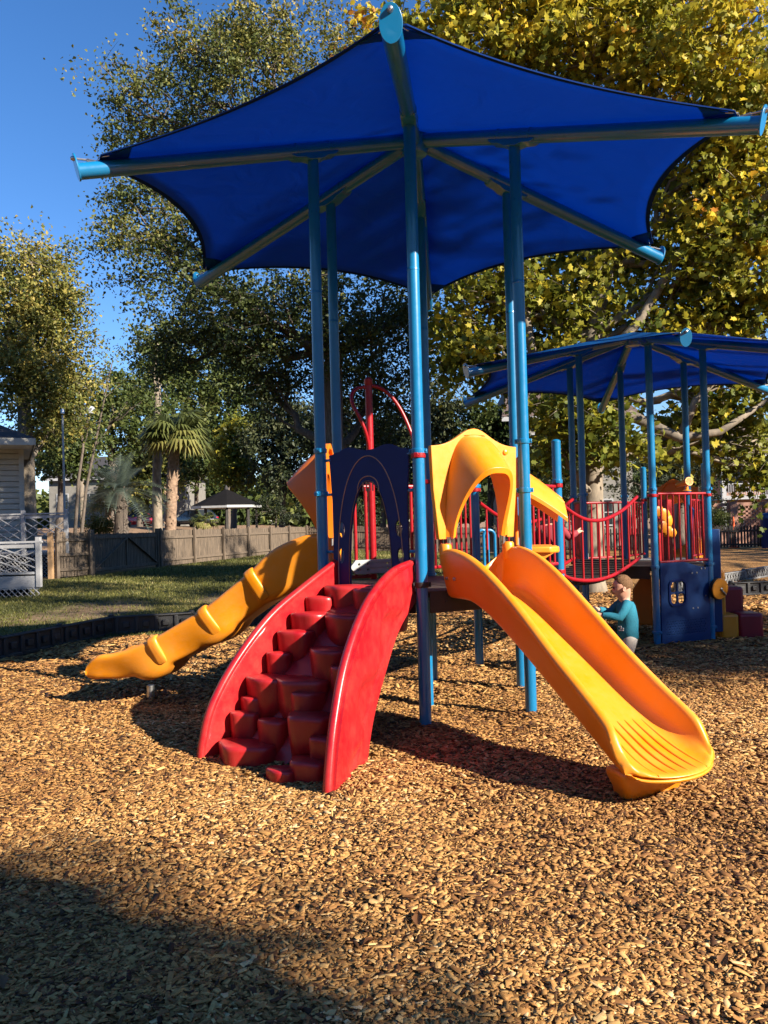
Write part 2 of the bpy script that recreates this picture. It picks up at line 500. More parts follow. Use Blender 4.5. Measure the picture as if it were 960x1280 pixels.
def chips():
    X, Y, S_ = [], [], []
    for y0, y1, dens, sc in ((1.0, 3.2, 7000, .78), (3.2, 5, 5400, .9), (5, 7, 3500, 1.05), (7, 9.5, 1700, 1.3), (9.5, 13, 750, 1.9), (13, 20, 200, 3.0)):
        wmax = .52 * y1 + 1.7
        n = int((y1 - y0) * 2 * wmax * dens)
        x = RNG.uniform(-wmax, wmax, n); y = RNG.uniform(y0, y1, n)
        k = np.abs(x) < .52 * y + 1.6
        X.append(x[k]); Y.append(y[k]); S_.append(np.full(k.sum(), sc))
    x = np.concatenate(X); y = np.concatenate(Y); sc = np.concatenate(S_)
    k = inside(x, y, MULCH) & ((np.abs(x) < .50 * y + .5) | (RNG.random(len(x)) < .6)); x, y, sc = x[k], y[k], sc[k]
    n = len(x)
    L = np.clip(RNG.lognormal(math.log(.0235), .5, n), .008, .08) * sc
    W = np.clip(L * RNG.uniform(.28, .85, n), .005, .026 * sc)
    T = RNG.uniform(.0012, .0042, n) * sc
    thin = RNG.random(n) < .16            # splinters
    W = np.where(thin, W * .35, W); L = np.where(thin, L * 1.35, L)
    m = rot_mats(RNG.uniform(0, 2 * PI, n), RNG.normal(0, .20, n), RNG.normal(0, .22, n))
    base = np.array([(-.5, -.5, 0), (.5, -.42, 0), (.5, .42, 0), (-.5, .5, 0), (-.47, -.46, 1), (.45, -.36, 1), (.47, .38, 1), (-.43, .47, 1)])
    loc = np.repeat(base[None], n, 0) + RNG.normal(0, .055, (n, 8, 3)) * np.array([1, 1, .5])
    loc = loc * np.stack([L, W, T], 1)[:, None, :]
    p = np.einsum('nij,nkj->nki', m, loc)
    z = gz(x, y) + RNG.uniform(-.002, .013, n) * np.minimum(sc, 1.6)
    p += np.stack([x, y, z], 1)[:, None, :]
    f = np.array([(4, 5, 6, 7), (0, 1, 5, 4), (1, 2, 6, 5), (2, 3, 7, 6), (3, 0, 4, 7)])
    loops = (np.arange(n)[:, None, None] * 8 + f[None]).ravel()
    # colour of the wood itself: patches of fresh and of older, browner chips
    patch = .06 * np.sin(1.7 * x + .6 * y) + .05 * np.sin(2.6 * y - 1.1 * x + 2)
    tint = np.clip(RNG.beta(2.3, 1.9, n) * 1.0 + patch - .02, 0, 1)
    tint = np.where(RNG.random(n) < .06 + .10 * (np.sin(3.1 * x + 1.9 * y) * np.sin(2.3 * y - 1.3 * x + 1) > .55), RNG.uniform(0, .14, n), tint)
    me = raw_mesh('wood_chips', p.reshape(-1, 3), 8, loops, np.full(n * 5, 4), M['chip'], {'tint': np.repeat(tint, 8)})
    o = link('wood_chips', me)
    tag(o, 'loose tan wood chips covering the play area floor', 'wood chips', kind='stuff')


chips()


def leaf_quads(p, size, nb=None, tilt=1.0, aspect=.62, seed=None, fold=.15, shape='rhomb'):
    """leaf shaped faces at points p (n,3): returns verts, loops, sizes"""
    n = len(p)
    if nb is None:
        d = RNG.normal(size=(n, 3)); d[:, 2] = np.abs(d[:, 2]) * tilt + .15
    else:
        d = nb
    d /= np.linalg.norm(d, axis=1)[:, None]
    a = RNG.normal(size=(n, 3)); a -= d * (a * d).sum(1)[:, None]; a /= np.linalg.norm(a, axis=1)[:, None]
    b = np.cross(d, a)
    s = np.asarray(size)
    if shape == 'rhomb':
        tpl = np.array([(-.5, 0, 0), (-.08, -.5 * aspect, fold), (.5, 0, 0), (-.08, .5 * aspect, fold)])
        fc = [(0, 1, 2), (0, 2, 3)]
    else:   # lobed broad leaf
        tpl = np.array([(-.5, 0, 0), (-.28, -.42, .06), (.0, -.3, .03), (.22, -.5, .1), (.26, -.16, .02), (.6, 0, -.05), (.26, .16, .02), (.22, .5, .1), (.0, .3, .03), (-.28, .42, .06)])
        fc = [(0, 1, 2, 3, 4, 5), (0, 5, 6, 7, 8, 9)]
    k = len(tpl)
    v = p[:, None, :] + s[:, None, None] * (tpl[None, :, 0:1] * a[:, None] + tpl[None, :, 1:2] * b[:, None] + tpl[None, :, 2:3] * d[:, None])
    lp = []; sz = []
    base = np.arange(n)[:, None] * k
    per = [i for f in fc for i in f]
    loops = (base + np.array(per)[None]).ravel()
    sizes = np.tile(np.array([len(f) for f in fc]), n)
    return v.reshape(-1, 3), loops, sizes, k


# fallen leaves
def litter():
    n = 420
    y = RNG.uniform(1.4, 16, n); x = RNG.uniform(-1, 1, n) * (.5 * y + .6)
    k = inside(x, y, MULCH); x, y = x[k], y[k]
    p = np.stack([x, y, gz(x, y) + .016], 1)
    nb = RNG.normal(size=(len(x), 3)) * .25; nb[:, 2] = 1
    v, l, s, k = leaf_quads(p, RNG.uniform(.03, .085, len(x)), nb, aspect=.55, fold=.2)
    o = link('fallen_leaves', raw_mesh('fallen_leaves', v, k, l, s, M['litter'], {'tint': np.repeat(RNG.random(len(x)), k)}))
    tag(o, 'scattered brown fallen leaves lying on the wood chips', 'leaves', kind='stuff')


litter()


# lawn blades
def lawn():
    n = 150000
    y = 8 + 40 * RNG.random(n) ** 1.5; x = -y * RNG.uniform(-.12, .62, n) - .5
    k = ~inside(x, y, MULCH); dd = -.977 * (x + 9.1) + .212 * (y - 24.8)
    k &= (dd < .2) | (y < 17)
    for bx, by, br in ((-5.6, 15.6, 1.0), (-3.2, 17.5, .8)):
        k &= (np.hypot((x - bx), (y - by) * .6) > br) | (RNG.random(n) < .25)
    x, y = x[k], y[k]; n = len(x)
    h = RNG.uniform(.02, .05, n) * (.7 + y / 22); wd = .004 + y * .00045
    a = RNG.uniform(0, 2 * PI, n); l = RNG.normal(0, .5, n) * h; l2 = RNG.normal(0, .5, n) * h
    b = np.stack([x, y, gz(x, y) - .004], 1)
    d = np.stack([np.cos(a) * wd, np.sin(a) * wd, np.zeros(n)], 1)
    v = np.stack([b - d, b + d, b + np.stack([l, l2, h], 1)], 1).reshape(-1, 3)
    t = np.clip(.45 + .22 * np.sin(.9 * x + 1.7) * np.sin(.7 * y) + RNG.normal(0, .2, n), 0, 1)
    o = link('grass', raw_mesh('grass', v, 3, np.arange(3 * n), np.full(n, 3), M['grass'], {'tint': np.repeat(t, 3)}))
    tag(o, 'short dappled lawn grass between the border timbers and the wooden fence', 'grass', kind='stuff')


lawn()

# ------------------------------------------------------------------ play structures
HEX_R, APO = .919, .919 * math.cos(PI / 6)


def hexp(k, r=HEX_R, z=0.0):
    a = R(60 * k)
    return Vector((r * math.cos(a), r * math.sin(a), z))


def face_xf(o, k, n=0, t=0, turn=0):
    """puts a part on face k of the hexagon: its x axis points outwards, y along the face"""
    a = R(30 + 60 * k)
    N = Vector((math.cos(a), math.sin(a), 0)); T = Vector((-math.sin(a), math.cos(a), 0))
    o.location = N * (APO + n) + T * t
    o.rotation_euler = (0, 0, a + turn)
    return o


def face_pt(k, n, t, z):
    a = R(30 + 60 * k)
    N = Vector((math.cos(a), math.sin(a), 0)); T = Vector((-math.sin(a), math.cos(a), 0))
    return N * (APO + n) + T * t + Vector((0, 0, z))


def post(root, p, z0, z1, clamps=(), cap=False, seams=()):
    r = .0445
    mb = MB()
    prof = [(r, z0), (r, z1)]
    if cap:
        prof = [(r, z0), (r, z1 - .03), (r * 1.03, z1 - .03), (r * 1.02, z1 - .012), (r * .8, z1 - .001), (r * .35, z1 + .006)]
    mb.lathe(prof, 24)
    for s in seams:
        mb.lathe([(r, s - .012), (r + .0018, s - .010), (r + .0018, s + .006), (r, s + .010)], 24)
    o = mb.build('post', M['blue'], root, angle=35)
    o.location = (p[0], p[1], 0)
    for (z, m) in clamps:
        c = MB()
        c.lathe([(r + .001, z - .020), (r + .008, z - .018), (r + .009, z), (r + .008, z + .018), (r + .001, z + .020)], 24)
        for s_ in (-1, 1):
            c.box((s_ * (r + .013), 0, z), (.018, .03, .034)); c.tube([(s_ * (r + .014), -.022, z), (s_ * (r + .014), .022, z)], .007, 8)
        co = c.build('clamp', M[m], o, bevel=.002)
        co.rotation_euler = (0, 0, random.uniform(0, PI))
    return o


def canopy_set(root, Rc, Ze, sl, post_tops, zc=None):
    hub_z = Ze + sl * Rc
    out = []
    for k in range(6):
        e = hexp(k, Rc, Ze); h = hexp(k, .10, hub_z - sl * .10)
        d = (h - e).normalized()
        a = R(60 * k)
        arm = MB().tube([e, e.lerp(h, .5), h], .0575, 22)
        for q in (.30, .36):        # welded sleeve seams near the post saddle
            pass
        ao = arm.build('arm', M['blue'], root)
        # end plate, oval, standing proud of the arm, with eye bolt
        pl = MB()
        oval = [(.062 * math.cos(t), .03 + .098 * math.sin(t)) for t in np.linspace(0, 2 * PI, 28, endpoint=False)]
        pl.plate(oval, th=.012)
        po = pl.build('end_plate', M['blue'], ao, bevel=.002)
        po.matrix_local = Matrix.Translation(e) @ Matrix.Rotation(a, 4, 'Z') @ Matrix.Rotation(math.atan(sl), 4, 'Y')
        b = MB()
        b.lathe([(.016, -.012), (.018, .0), (.012, .016), (.004, .02)], 12, axis='X')
        b.tube([(0, 0, 0), (-.09, 0, .004)], .008, 8); b.tube([(-.09, -.014, .004), (-.16, -.014, .0), (-.16, .014, 0), (-.09, .014, .004)], .007, 6)
        bo = b.build('eye_bolt', M['steel'], ao)
        bo.matrix_local = Matrix.Translation(e + Vector((0, 0, .088)) + Vector((math.cos(a), math.sin(a), 0)) * .03) @ Matrix.Rotation(a, 4, 'Z')
        # saddle over the post
        s = MB()
        c = hexp(k, HEX_R, Ze + sl * (Rc - HEX_R))
        ax = (h - e).normalized()
        for q in (-.14, .14):
            s.tube([c + ax * (q - .009), c + ax * (q + .009)], .063, 22)
        s.tube([c - ax * .14, c + ax * .14], .0595, 22)
        side = Vector((-math.sin(a), math.cos(a), 0)); dn = ax.cross(side)
        if dn.z > 0: dn = -dn
        prof = [(-.2, .045), (-.17, .062), (-.1, .066), (-.05, .085), (.05, .085), (.1, .066), (.17, .062), (.2, .045), (.2, .034), (-.2, .034)]
        s.rings([[c + ax * u + dn * v_ + side * w_ for (u, v_) in prof] for w_ in (-.055, .055)])
        s.build('saddle', M['blue'], ao, bevel=.002)
        out.append(ao)
    MB().lathe([(.0, hub_z - .13), (.10, hub_z - .12), (.125, hub_z - .06), (.125, hub_z + .03), (.06, hub_z + .06), (.0, hub_z + .06)], 24).build('hub', M['blue'], root)
    # cloth: six gores, concave edges, resting on top of the arms
    rc = Rc - .15
    nseg, nrad = 20, 14
    off = .075
    top = hub_z + .07
    vs = []; idx = {}
    bm = MB()
    ringpts = []
    edge = []
    for k in range(6):
        A = hexp(k, rc, Ze + sl * .15 + off); B = hexp(k + 1, rc, Ze + sl * .15 + off)
        A = A + Vector((-math.sin(R(60 * k)), math.cos(R(60 * k)), 0)) * .075; B = B - Vector((-math.sin(R(60 * k + 60)), math.cos(R(60 * k + 60)), 0)) * .075
        inward = -(hexp(k) + hexp(k + 1)).normalized()
        for j in range(nseg + 1):
            u = j / nseg
            p = A.lerp(B, u)
            q = 4 * u * (1 - u)
            p = p + inward * (.225 * q) + Vector((0, 0, (.225 * sl * 1.0 + .015) * q))
            edge.append((p, k, u))
    rings = []
    for i in range(nrad + 1):
        f = i / nrad
        ring = []
        for (p, k, u) in edge:
            apex = Vector((0, 0, top))
            v = apex.lerp(p, f)
            # slack between the arms
            q = 4 * u * (1 - u)
            v.z -= .035 * q * math.sin(PI * min(1, f)) * 1.0
            ring.append(v)
        rings.append(ring)
    rings[0] = [v + Vector((.02 * math.cos(2 * PI * j / len(edge)), .02 * math.sin(2 * PI * j / len(edge)), 0)) for j, v in enumerate(rings[0])]
    bm.rings(rings, True, False)
    # cap at the apex
    n0 = len(edge)
    bm.f.append(tuple(range(n0))); bm.fm.append(0)
    co = bm.build('canopy_cloth', M['cloth'], root, angle=180)
    sd = co.modifiers.new('thick', 'SOLIDIFY'); sd.thickness = .003
    # hem and edge cable
    hm = MB()
    n = len(edge)
    O = Vector((0, 0, top))
    strip = []
    for j in range(n):
        p = edge[j][0]; d = (O - p).normalized()
        up = Vector((0, 0, .004))
        strip.append([p + up - d * .004, p + d * .036 + up, p + d * .036 - up * 1.2, p - up * 1.2 - d * .004])
    strip.append(strip[0])
    hm.rings(strip, True, False)
    hm.build('hem', M['hem'], co)
    for k in range(6):      # corner tension cables
        A = hexp(k, rc + .02, Ze + sl * .14 + off); e = hexp(k, Rc - .14, Ze + sl * .1 + .092)
        for s_ in (-1, 1):
            side = Vector((-math.sin(R(60 * k)), math.cos(R(60 * k)), 0)) * .05 * s_
            MB().tube([A + side * 1.6 + (hexp(k) * -.08), A.lerp(e, .6) + side * .4, e], .004, 6).build('tension_cable', M['steel'], co)
        # corner webbing
        a = hexp(k, rc - .2, Ze + sl * .35 + off + .004)
        sidev = Vector((-math.sin(R(60 * k)), math.cos(R(60 * k)), 0))
        cw = MB()
        k0 = k * (nseg + 1)
        q1 = (edge[k0][0] + edge[(k0 - 1) % n][0]) / 2
        e1 = edge[(k0 + 2) % n][0]; e2 = edge[(k0 - 3) % n][0]
        zz = Vector((0, 0, .006))
        inn = a
        cw.rings([[q1 + zz, e1 + zz, inn + zz, e2 + zz], [q1 - zz, e1 - zz, inn - zz * 1.2, e2 - zz]])
        cw.build('corner_patch', M['cloth'], co, smooth=False)
    return hub_z


def hex_deck(root, z, parent_name='deck'):
    mb = MB()
    outer = [(hexp(k, HEX_R - .02).x, hexp(k, HEX_R - .02).y) for k in range(6)]
    holes = []
    for ix in range(-9, 10):
        for iy in range(-9, 10):
            x, y = ix * .075 + (iy % 2) * .037, iy * .065
            if math.hypot(x, y) < .66:
                holes.append([(x + .011 * math.cos(a), y + .011 * math.sin(a)) for a in (0, PI / 2, PI, 3 * PI / 2)])
    mb.plate(outer, [], th=.012, plane='xy', off=z)
    for k in range(6):
        a, b = hexp(k, HEX_R - .03, z - .08), hexp(k + 1, HEX_R - .03, z - .08)
        d = (b - a).normalized()
        mb.bar(a + d * .06, b - d * .06, .012, .15)
        m = (a + b) / 2
        for q in (-.25, -.08, .08, .25):
            mb.tube([m + d * q, m + d * q + m.normalized().to_3d() * .014], .009, 8)
    for q in (-.35, 0, .35):
        mb.box((q, 0, z - .05), (.04, 1.4, .07))
    o = mb.build('deck', M['deck'], root, bevel=.003)
    return o


def barrier_mesh(wd, z0, z1, n, r=.012, rail=.017, x=0.0):
    mb = MB()
    for z in (z0, z1):
        mb.tube([(x, -wd / 2, z), (x, wd / 2, z)], rail, 12)
    for i in range(n):
        t = -wd / 2 + wd * (i + .5) / n
        mb.tube([(x, t, z0), (x, t, z1)], r, 10)
    return mb


# --- moulded slide: sweep of a rolled-lip trough along (n, z, wall, half width)
def slide_mesh(path, thick=.05, hump=0, bulge=0, nose=0):
    # resample
    P = [Vector((p[0], 0, p[1])) for p in path]
    N = 60
    cum = [0]
    for i in range(1, len(P)): cum.append(cum[-1] + (P[i] - P[i - 1]).length)

    def catmull(vals, t):
        i = max(0, min(len(vals) - 2, int(np.searchsorted(cum, t, 'right') - 1)))
        u = (t - cum[i]) / (cum[i + 1] - cum[i])
        p1, p2 = vals[i], vals[i + 1]
        m1 = (vals[i + 1] - vals[i - 1]) / (cum[i + 1] - cum[i - 1]) if i > 0 else (p2 - p1) / (cum[i + 1] - cum[i])
        m2 = (vals[i + 2] - vals[i]) / (cum[i + 2] - cum[i]) if i + 2 < len(vals) else (p2 - p1) / (cum[i + 1] - cum[i])
        h = cum[i + 1] - cum[i]
        return (2 * u ** 3 - 3 * u ** 2 + 1) * p1 + (u ** 3 - 2 * u ** 2 + u) * m1 * h + (-2 * u ** 3 + 3 * u ** 2) * p2 + (u ** 3 - u ** 2) * m2 * h
    cols = [[p[0] for p in path], [p[1] for p in path], [p[2] for p in path], [p[3] for p in path]]
    S_ = [cum[-1] * i / N for i in range(N + 1)]
    st = [[catmull(c, s) for c in cols] for s in S_]
    rings = []; frames = []; full = []
    for i, (n, z, h, f) in enumerate(st):
        a = st[max(0, i - 1)]; b = st[min(N, i + 1)]
        T = Vector((b[0] - a[0], 0, b[1] - a[1])).normalized()
        U = Vector((-T.z, 0, T.x))
        # walls stand upright at the deck: blend
        frames.append((Vector((n, 0, z)), T, U, h, f))
        h = max(h, .012)
        s = S_[i] / cum[-1]
        bl = bulge * math.sin(s * PI * 7 - 2.2) if bulge else 0
        lip = .022 + .012 * min(1, h / .2)
        k = thick + hump * (.15 + .85 * s * s) * max(0, math.sin(s * PI * 7 - 2.2)) ** .7 * min(1, 6 * (1 - s)) if hump else thick
        half = [(0, 0), (f * .45, .001), (f * .78, .005), (f * .93, .018 + .02 * min(1, h / .1)), (f * 1.0, min(.07, h * .45)), (f + .012, h * .72), (f + .018, h - .012),
                (f + .018 + lip * .5, h + .008), (f + .018 + lip * 1.3, h + .006), (f + .02 + lip * 1.9, h - .016), (f + .016 + lip * 1.95, h - .040 if h > .06 else h - .03),
                (f + .030 + bl, min(.02, h * .3)), (f + .018 + bl, -k * .6), (f - .02, -k), (f * .5, -k), (0, -k)]
        full = [(t, w_) for t, w_ in half] + [(-t, w_) for t, w_ in half[-2:0:-1]]
        ns = nose * max(0, (s - .8) / .2) ** 2
        rings.append([Vector((n, t, z)) + U * w_ - T * (ns * min(1, abs(t) / (f + .06)) ** 2.2) for t, w_ in full])
    # rolled front edge
    for dT, q in ((.014, .93), (.026, .7), (.034, .38), (.036, .06)):
        rings.append([Vector((n, t * (1 - .03 * (1 - q)), z)) + U * (-.02 + (w_ + .02) * q) + T * (dT - nose * min(1, abs(t) / (f + .06)) ** 2.2) for t, w_ in full])
    mb = MB(); mb.rings(rings)
    return mb, st, frames


def slide_ribs(mb, frames, i0, i1, f):
    for q in (-.62, -.37, -.12, .12, .37, .62):
        pts = []
        for i in range(i0, i1 + 1):
            c, T, U, h, w_ = frames[i]
            u = (i - i0) / (i1 - i0)
            pts.append(c + Vector((0, q * w_ * (1 + .05 * u), 0)) + U * (-.003 + .0055 * math.sin(PI * min(1, u * 1.05))))
        mb.tube(pts, [.010 if 0 < j < len(pts) - 1 else .004 for j in range(len(pts))], 8)


def hood_mesh():
    """arched hood: a panel across the posts with a dome pushed out over an arch"""
    mb = MB()
    K = 36
    # back curve of the dome on the panel, front lip of the arch; (t, z) from left foot to right foot
    def arch(w0, zt, zb, p):
        pts = []
        for i in range(K + 1):
            a = PI * i / K
            pts.append((-w0 * math.copysign(abs(math.cos(a)) ** p, math.cos(a)), zb + (zt - zb) * math.sin(a) ** .82))
        return pts
    back = arch(.265, 2.155, 1.40, .75)
    front = arch(.232, 1.90, 1.40, .70)
    inner = arch(.195, 1.845, 1.40, .70)
    rings = []
    for j in range(9):
        u = j / 8
        ring = []
        for i in range(K + 1):
            b, f_ = back[i], front[i]
            up = math.sin(PI * i / K)
            t = b[0] + (f_[0] - b[0]) * u
            z = b[1] + (f_[1] - b[1]) * (u ** 1.5)
            n = .03 + (.30 * up ** 1.2 + .02) * u
            ring.append(Vector((n, t, z)))
        rings.append(ring)
    lip = [Vector((.05 + .30 * math.sin(PI * i / K) ** 1.2 + .018, front[i][0] * .97, front[i][1] - .012)) for i in range(K + 1)]
    lip2 = [Vector((.05 + .30 * math.sin(PI * i / K) ** 1.2 + .006, inner[i][0], inner[i][1])) for i in range(K + 1)]
    ins = [Vector((.012, inner[i][0] * 1.03, inner[i][1] + .10 * math.sin(PI * i / K))) for i in range(K + 1)]
    rings += [lip, lip2, ins, [v + Vector((-.012, 0, 0)) for v in rings[0]]]
    mb.rings(rings, False, False)
    top = []
    for i in range(25):
        t = .37 - .74 * i / 24
        top.append((t, 2.082 + .012 * math.cos(t / .37 * PI) + .11 * math.exp(-(t / .17) ** 2)))
    poly = [(-.20 - .065, 1.385), (-.325, 1.385), (-.335, 1.5), (-.36, 1.75)] + top[::-1] + [(.36, 1.75), (.335, 1.5), (.325, 1.385), (.265, 1.385)] + [p for p in back[::-1]]
    mb.plate(poly, [], th=.045, off=.01)
    return mb


def hood(root, k, m, name='slide_hood', n=0, inst=None, turn=0):
    if inst is None:
        mb = hood_mesh()
        o = mb.build(name, m, root, angle=50)
        bv = o.modifiers.new('bevel', 'BEVEL'); bv.width = .010; bv.segments = 3; bv.limit_method = 'ANGLE'; bv.angle_limit = R(50)
        kn = MB(); kn.lathe([(.022, 0), (.02, .012), (.008, .018)], 14, c=(.03, .27, 2.03), axis='X'); kn.build('knob', m, o)
        for s_ in (-1, 1):
            b = MB(); b.tube([(.03, s_ * .235, 1.33), (.03, s_ * .235, 1.41)], .012, 8); b.build('bolt', M['steel'], o)
    else:
        o = inst.copy(); COL.objects.link(o); o.parent = root
        if m is not None:
            o.data = inst.data.copy(); o.data.materials.clear(); o.data.materials.append(m)
        for ch in list(inst.children):
            c = ch.copy(); COL.objects.link(c); c.parent = o
    face_xf(o, k, n, 0, turn)
    return o

# ================================================================= main play structure
p1 = thing('play_structure', 'play structure with big blue hexagonal shade canopy, red rock climber and two yellow slides', 'play structure', (.342, 6.818, 0), R(-95.1))
DZ = 1.0
ZE, SL, RC = 4.05, .257, 2.685
ptop = ZE + SL * (RC - HEX_R) - .04
clampset = {0: [(2.03, 'blue'), (1.06, 'black'), (2.0, 'redsteel')], 1: [(2.12, 'blue'), (1.74, 'blue'), (.93, 'blue')], 2: [(2.05, 'blue'), (1.0, 'blue')],
            3: [(1.9, 'redsteel'), (1.02, 'blue')], 4: [(2.0, 'blue'), (1.0, 'blue')], 5: [(2.10, 'blue'), (1.76, 'blue'), (1.02, 'blue')]}
for k in range(6):
    post(p1, hexp(k), -.2, ptop, clampset[k], seams=(3.36,))
canopy_set(p1, RC, ZE, SL, ptop)
hex_deck(p1, DZ)
# square deck behind, on face 2, with two shorter capped posts and a leg under the middle
for t in (-HEX_R / 2, HEX_R / 2):
    q = face_pt(2, HEX_R, t, 0)
    post(p1, q, -.3, 2.29, [(1.84, 'redsteel'), (1.88, 'blue'), (1.0, 'redsteel')], cap=True)
sd = MB(); sd.box((HEX_R / 2 + .02, 0, DZ - .008), (HEX_R - .06, HEX_R - .1, .014))
for t in (-.41, .41): sd.box((HEX_R / 2, t, DZ - .09), (HEX_R - .1, .012, .15))
for n_ in (.08, HEX_R - .04): sd.box((n_, 0, DZ - .09), (.012, .78, .15))
face_xf(sd.build('square_deck', M['deck'], p1, bevel=.003), 2)
leg = MB(); leg.lathe([(.0445, -.2), (.0445, .86)], 20)
lo = leg.build('deck_leg', M['blue'], p1); lo.location = (.07, -.01, 0)

# --- front slide
path = [(-.02, 1.0, .29, .235), (.16, 1.0, .31, .235), (.32, .985, .285, .225), (.55, .895, .265, .215), (.85, .735, .24, .21), (1.2, .535, .205, .212), (1.5, .365, .19, .22), (1.72, .255, .17, .238), (1.82, .215, .15, .253), (1.91, .19, .11, .262), (1.98, .178, .078, .262), (2.03, .174, .055, .256)]
mb, st_, fr = slide_mesh(path, thick=.055, nose=.13)
slide_ribs(mb, fr, 46, 60, .2)
sl1 = mb.build('slide', M['yellow'], p1, angle=60, subsurf=1)
face_xf(sl1, 0)
# entry blocks under the hood feet and the exit footing
for s_ in (-1, 1):
    c = MB(); c.lathe([(.04, 1.22), (.046, 1.28), (.046, 1.335), (.036, 1.35)], 16, c=(.03, s_ * .272, 0)); c.build('entry_boss', M['yellow'], sl1)
ft = MB(); ft.rings([[Vector((n_, t, z)) for n_, t in ((1.66, -.22 * q), (1.80 + .08 * q2, -.25 * q), (1.80 + .08 * q2, .25 * q), (1.66, .22 * q))] for z, q, q2 in ((-.1, .70, -.6), (.03, .82, .2), (.10, 1.0, .7), (.15, 1.05, 1.0))])
ft.build('slide_foot', M['yellow'], sl1, bevel=.03, bseg=3)
hood1 = hood(p1, 0, M['yellow'])

for s_ in (-1, 1):
    for n_, z in ((.06, 1.10), (.17, 1.10)):
        b_ = MB(); b_.lathe([(.0, .012), (.012, .010), (.014, 0), (.014, -.01)], 10, axis='Y'); bo = b_.build('bolt', M['steel'], sl1)
        bo.location = (n_, s_ * .282, z)
        if s_ < 0: bo.rotation_euler = (PI, 0, 0)
# --- left slide, seen from outside: waved trough with moulded bands
path4 = [(-.02, 1.06, .38, .22), (.12, 1.06, .37, .22), (.30, 1.04, .31, .215), (.5, .945, .24, .21), (.72, .81, .215, .205), (.95, .655, .21, .205), (1.25, .49, .21, .205), (1.5, .375, .20, .205), (1.75, .292, .19, .21), (1.95, .262, .175, .215), (2.10, .258, .165, .22), (2.19, .256, .125, .215), (2.24, .252, .09, .21)]
mb, st_, fr = slide_mesh(path4, thick=.055, hump=.12, bulge=.02, nose=.06)
for i in (14, 27, 41):
    for s_ in (-1, 1):
        c, T, U, h, f = fr[i]
        pts = [(f * .86, .01), (f + .0, h * .5), (f + .006, h - .01), (f + .022, h + .016), (f + .055, h + .022), (f + .086, h + .004), (f + .094, h - .035), (f + .082, h - .09), (f + .066, .07), (f + .052, .01), (f + .036, -.03)]
        rg = []
        for j, (t, w_) in enumerate(pts):
            a_ = pts[max(0, j - 1)]; b_ = pts[min(len(pts) - 1, j + 1)]
            dt, dw = b_[0] - a_[0], b_[1] - a_[1]; l_ = math.hypot(dt, dw); no = (-dw / l_, dt / l_)
            fade = min(1, min(j, len(pts) - 1 - j) / 1.5)
            rg.append([c + T * q + Vector((0, s_ * (t - no[0] * -e * fade * -1), 0)) + U * (w_ + no[1] * e * fade) if False else c + T * q + Vector((0, s_ * (t + no[0] * e * fade), 0)) + U * (w_ + no[1] * e * fade) for q, e in ((-.055, -.03), (-.050, .0), (-.036, .010), (-.012, .013), (.012, .010), (.036, .010), (.050, .0), (.055, -.03))])
        mb.rings(rg)
sl4 = mb.build('slide', M['yellow'], p1, angle=60, subsurf=1)
face_xf(sl4, 4, turn=R(-9))
sl4['label'] = 'yellow slide with moulded bands, going left'
f4 = MB(); f4.tube([(1.74, 0, -.15), (1.74, 0, .12)], .035, 12); f4.build('slide_foot', M['steel'], sl4)
# side relief panels of the left slide
h4 = hood(p1, 4, M['orange'], inst=hood1)  # orange stands in for the yellow hood's shaded, backlit tone
h4['label'] = 'yellow arched hood of the left slide, its shaded backlit tone put in as orange'

# --- red rock climber on face 5
tR = lambda n: .395 + .12 * n + .07 * n * n
tL = lambda n: -(.345 + .03 * n + .06 * n * n)


def spl(pts, m):
    """smooth curve through points, m samples"""
    pts = [np.array(p, float) for p in pts]
    out = []
    for i in range(m):
        u = i / (m - 1) * (len(pts) - 1)
        j = min(len(pts) - 2, int(u)); f = u - j
        p0 = pts[max(0, j - 1)]; p1_ = pts[j]; p2_ = pts[j + 1]; p3 = pts[min(len(pts) - 1, j + 2)]
        out.append(.5 * ((2 * p1_) + (-p0 + p2_) * f + (2 * p0 - 5 * p1_ + 4 * p2_ - p3) * f * f + (-p0 + 3 * p1_ - 3 * p2_ + p3) * f ** 3))
    return out


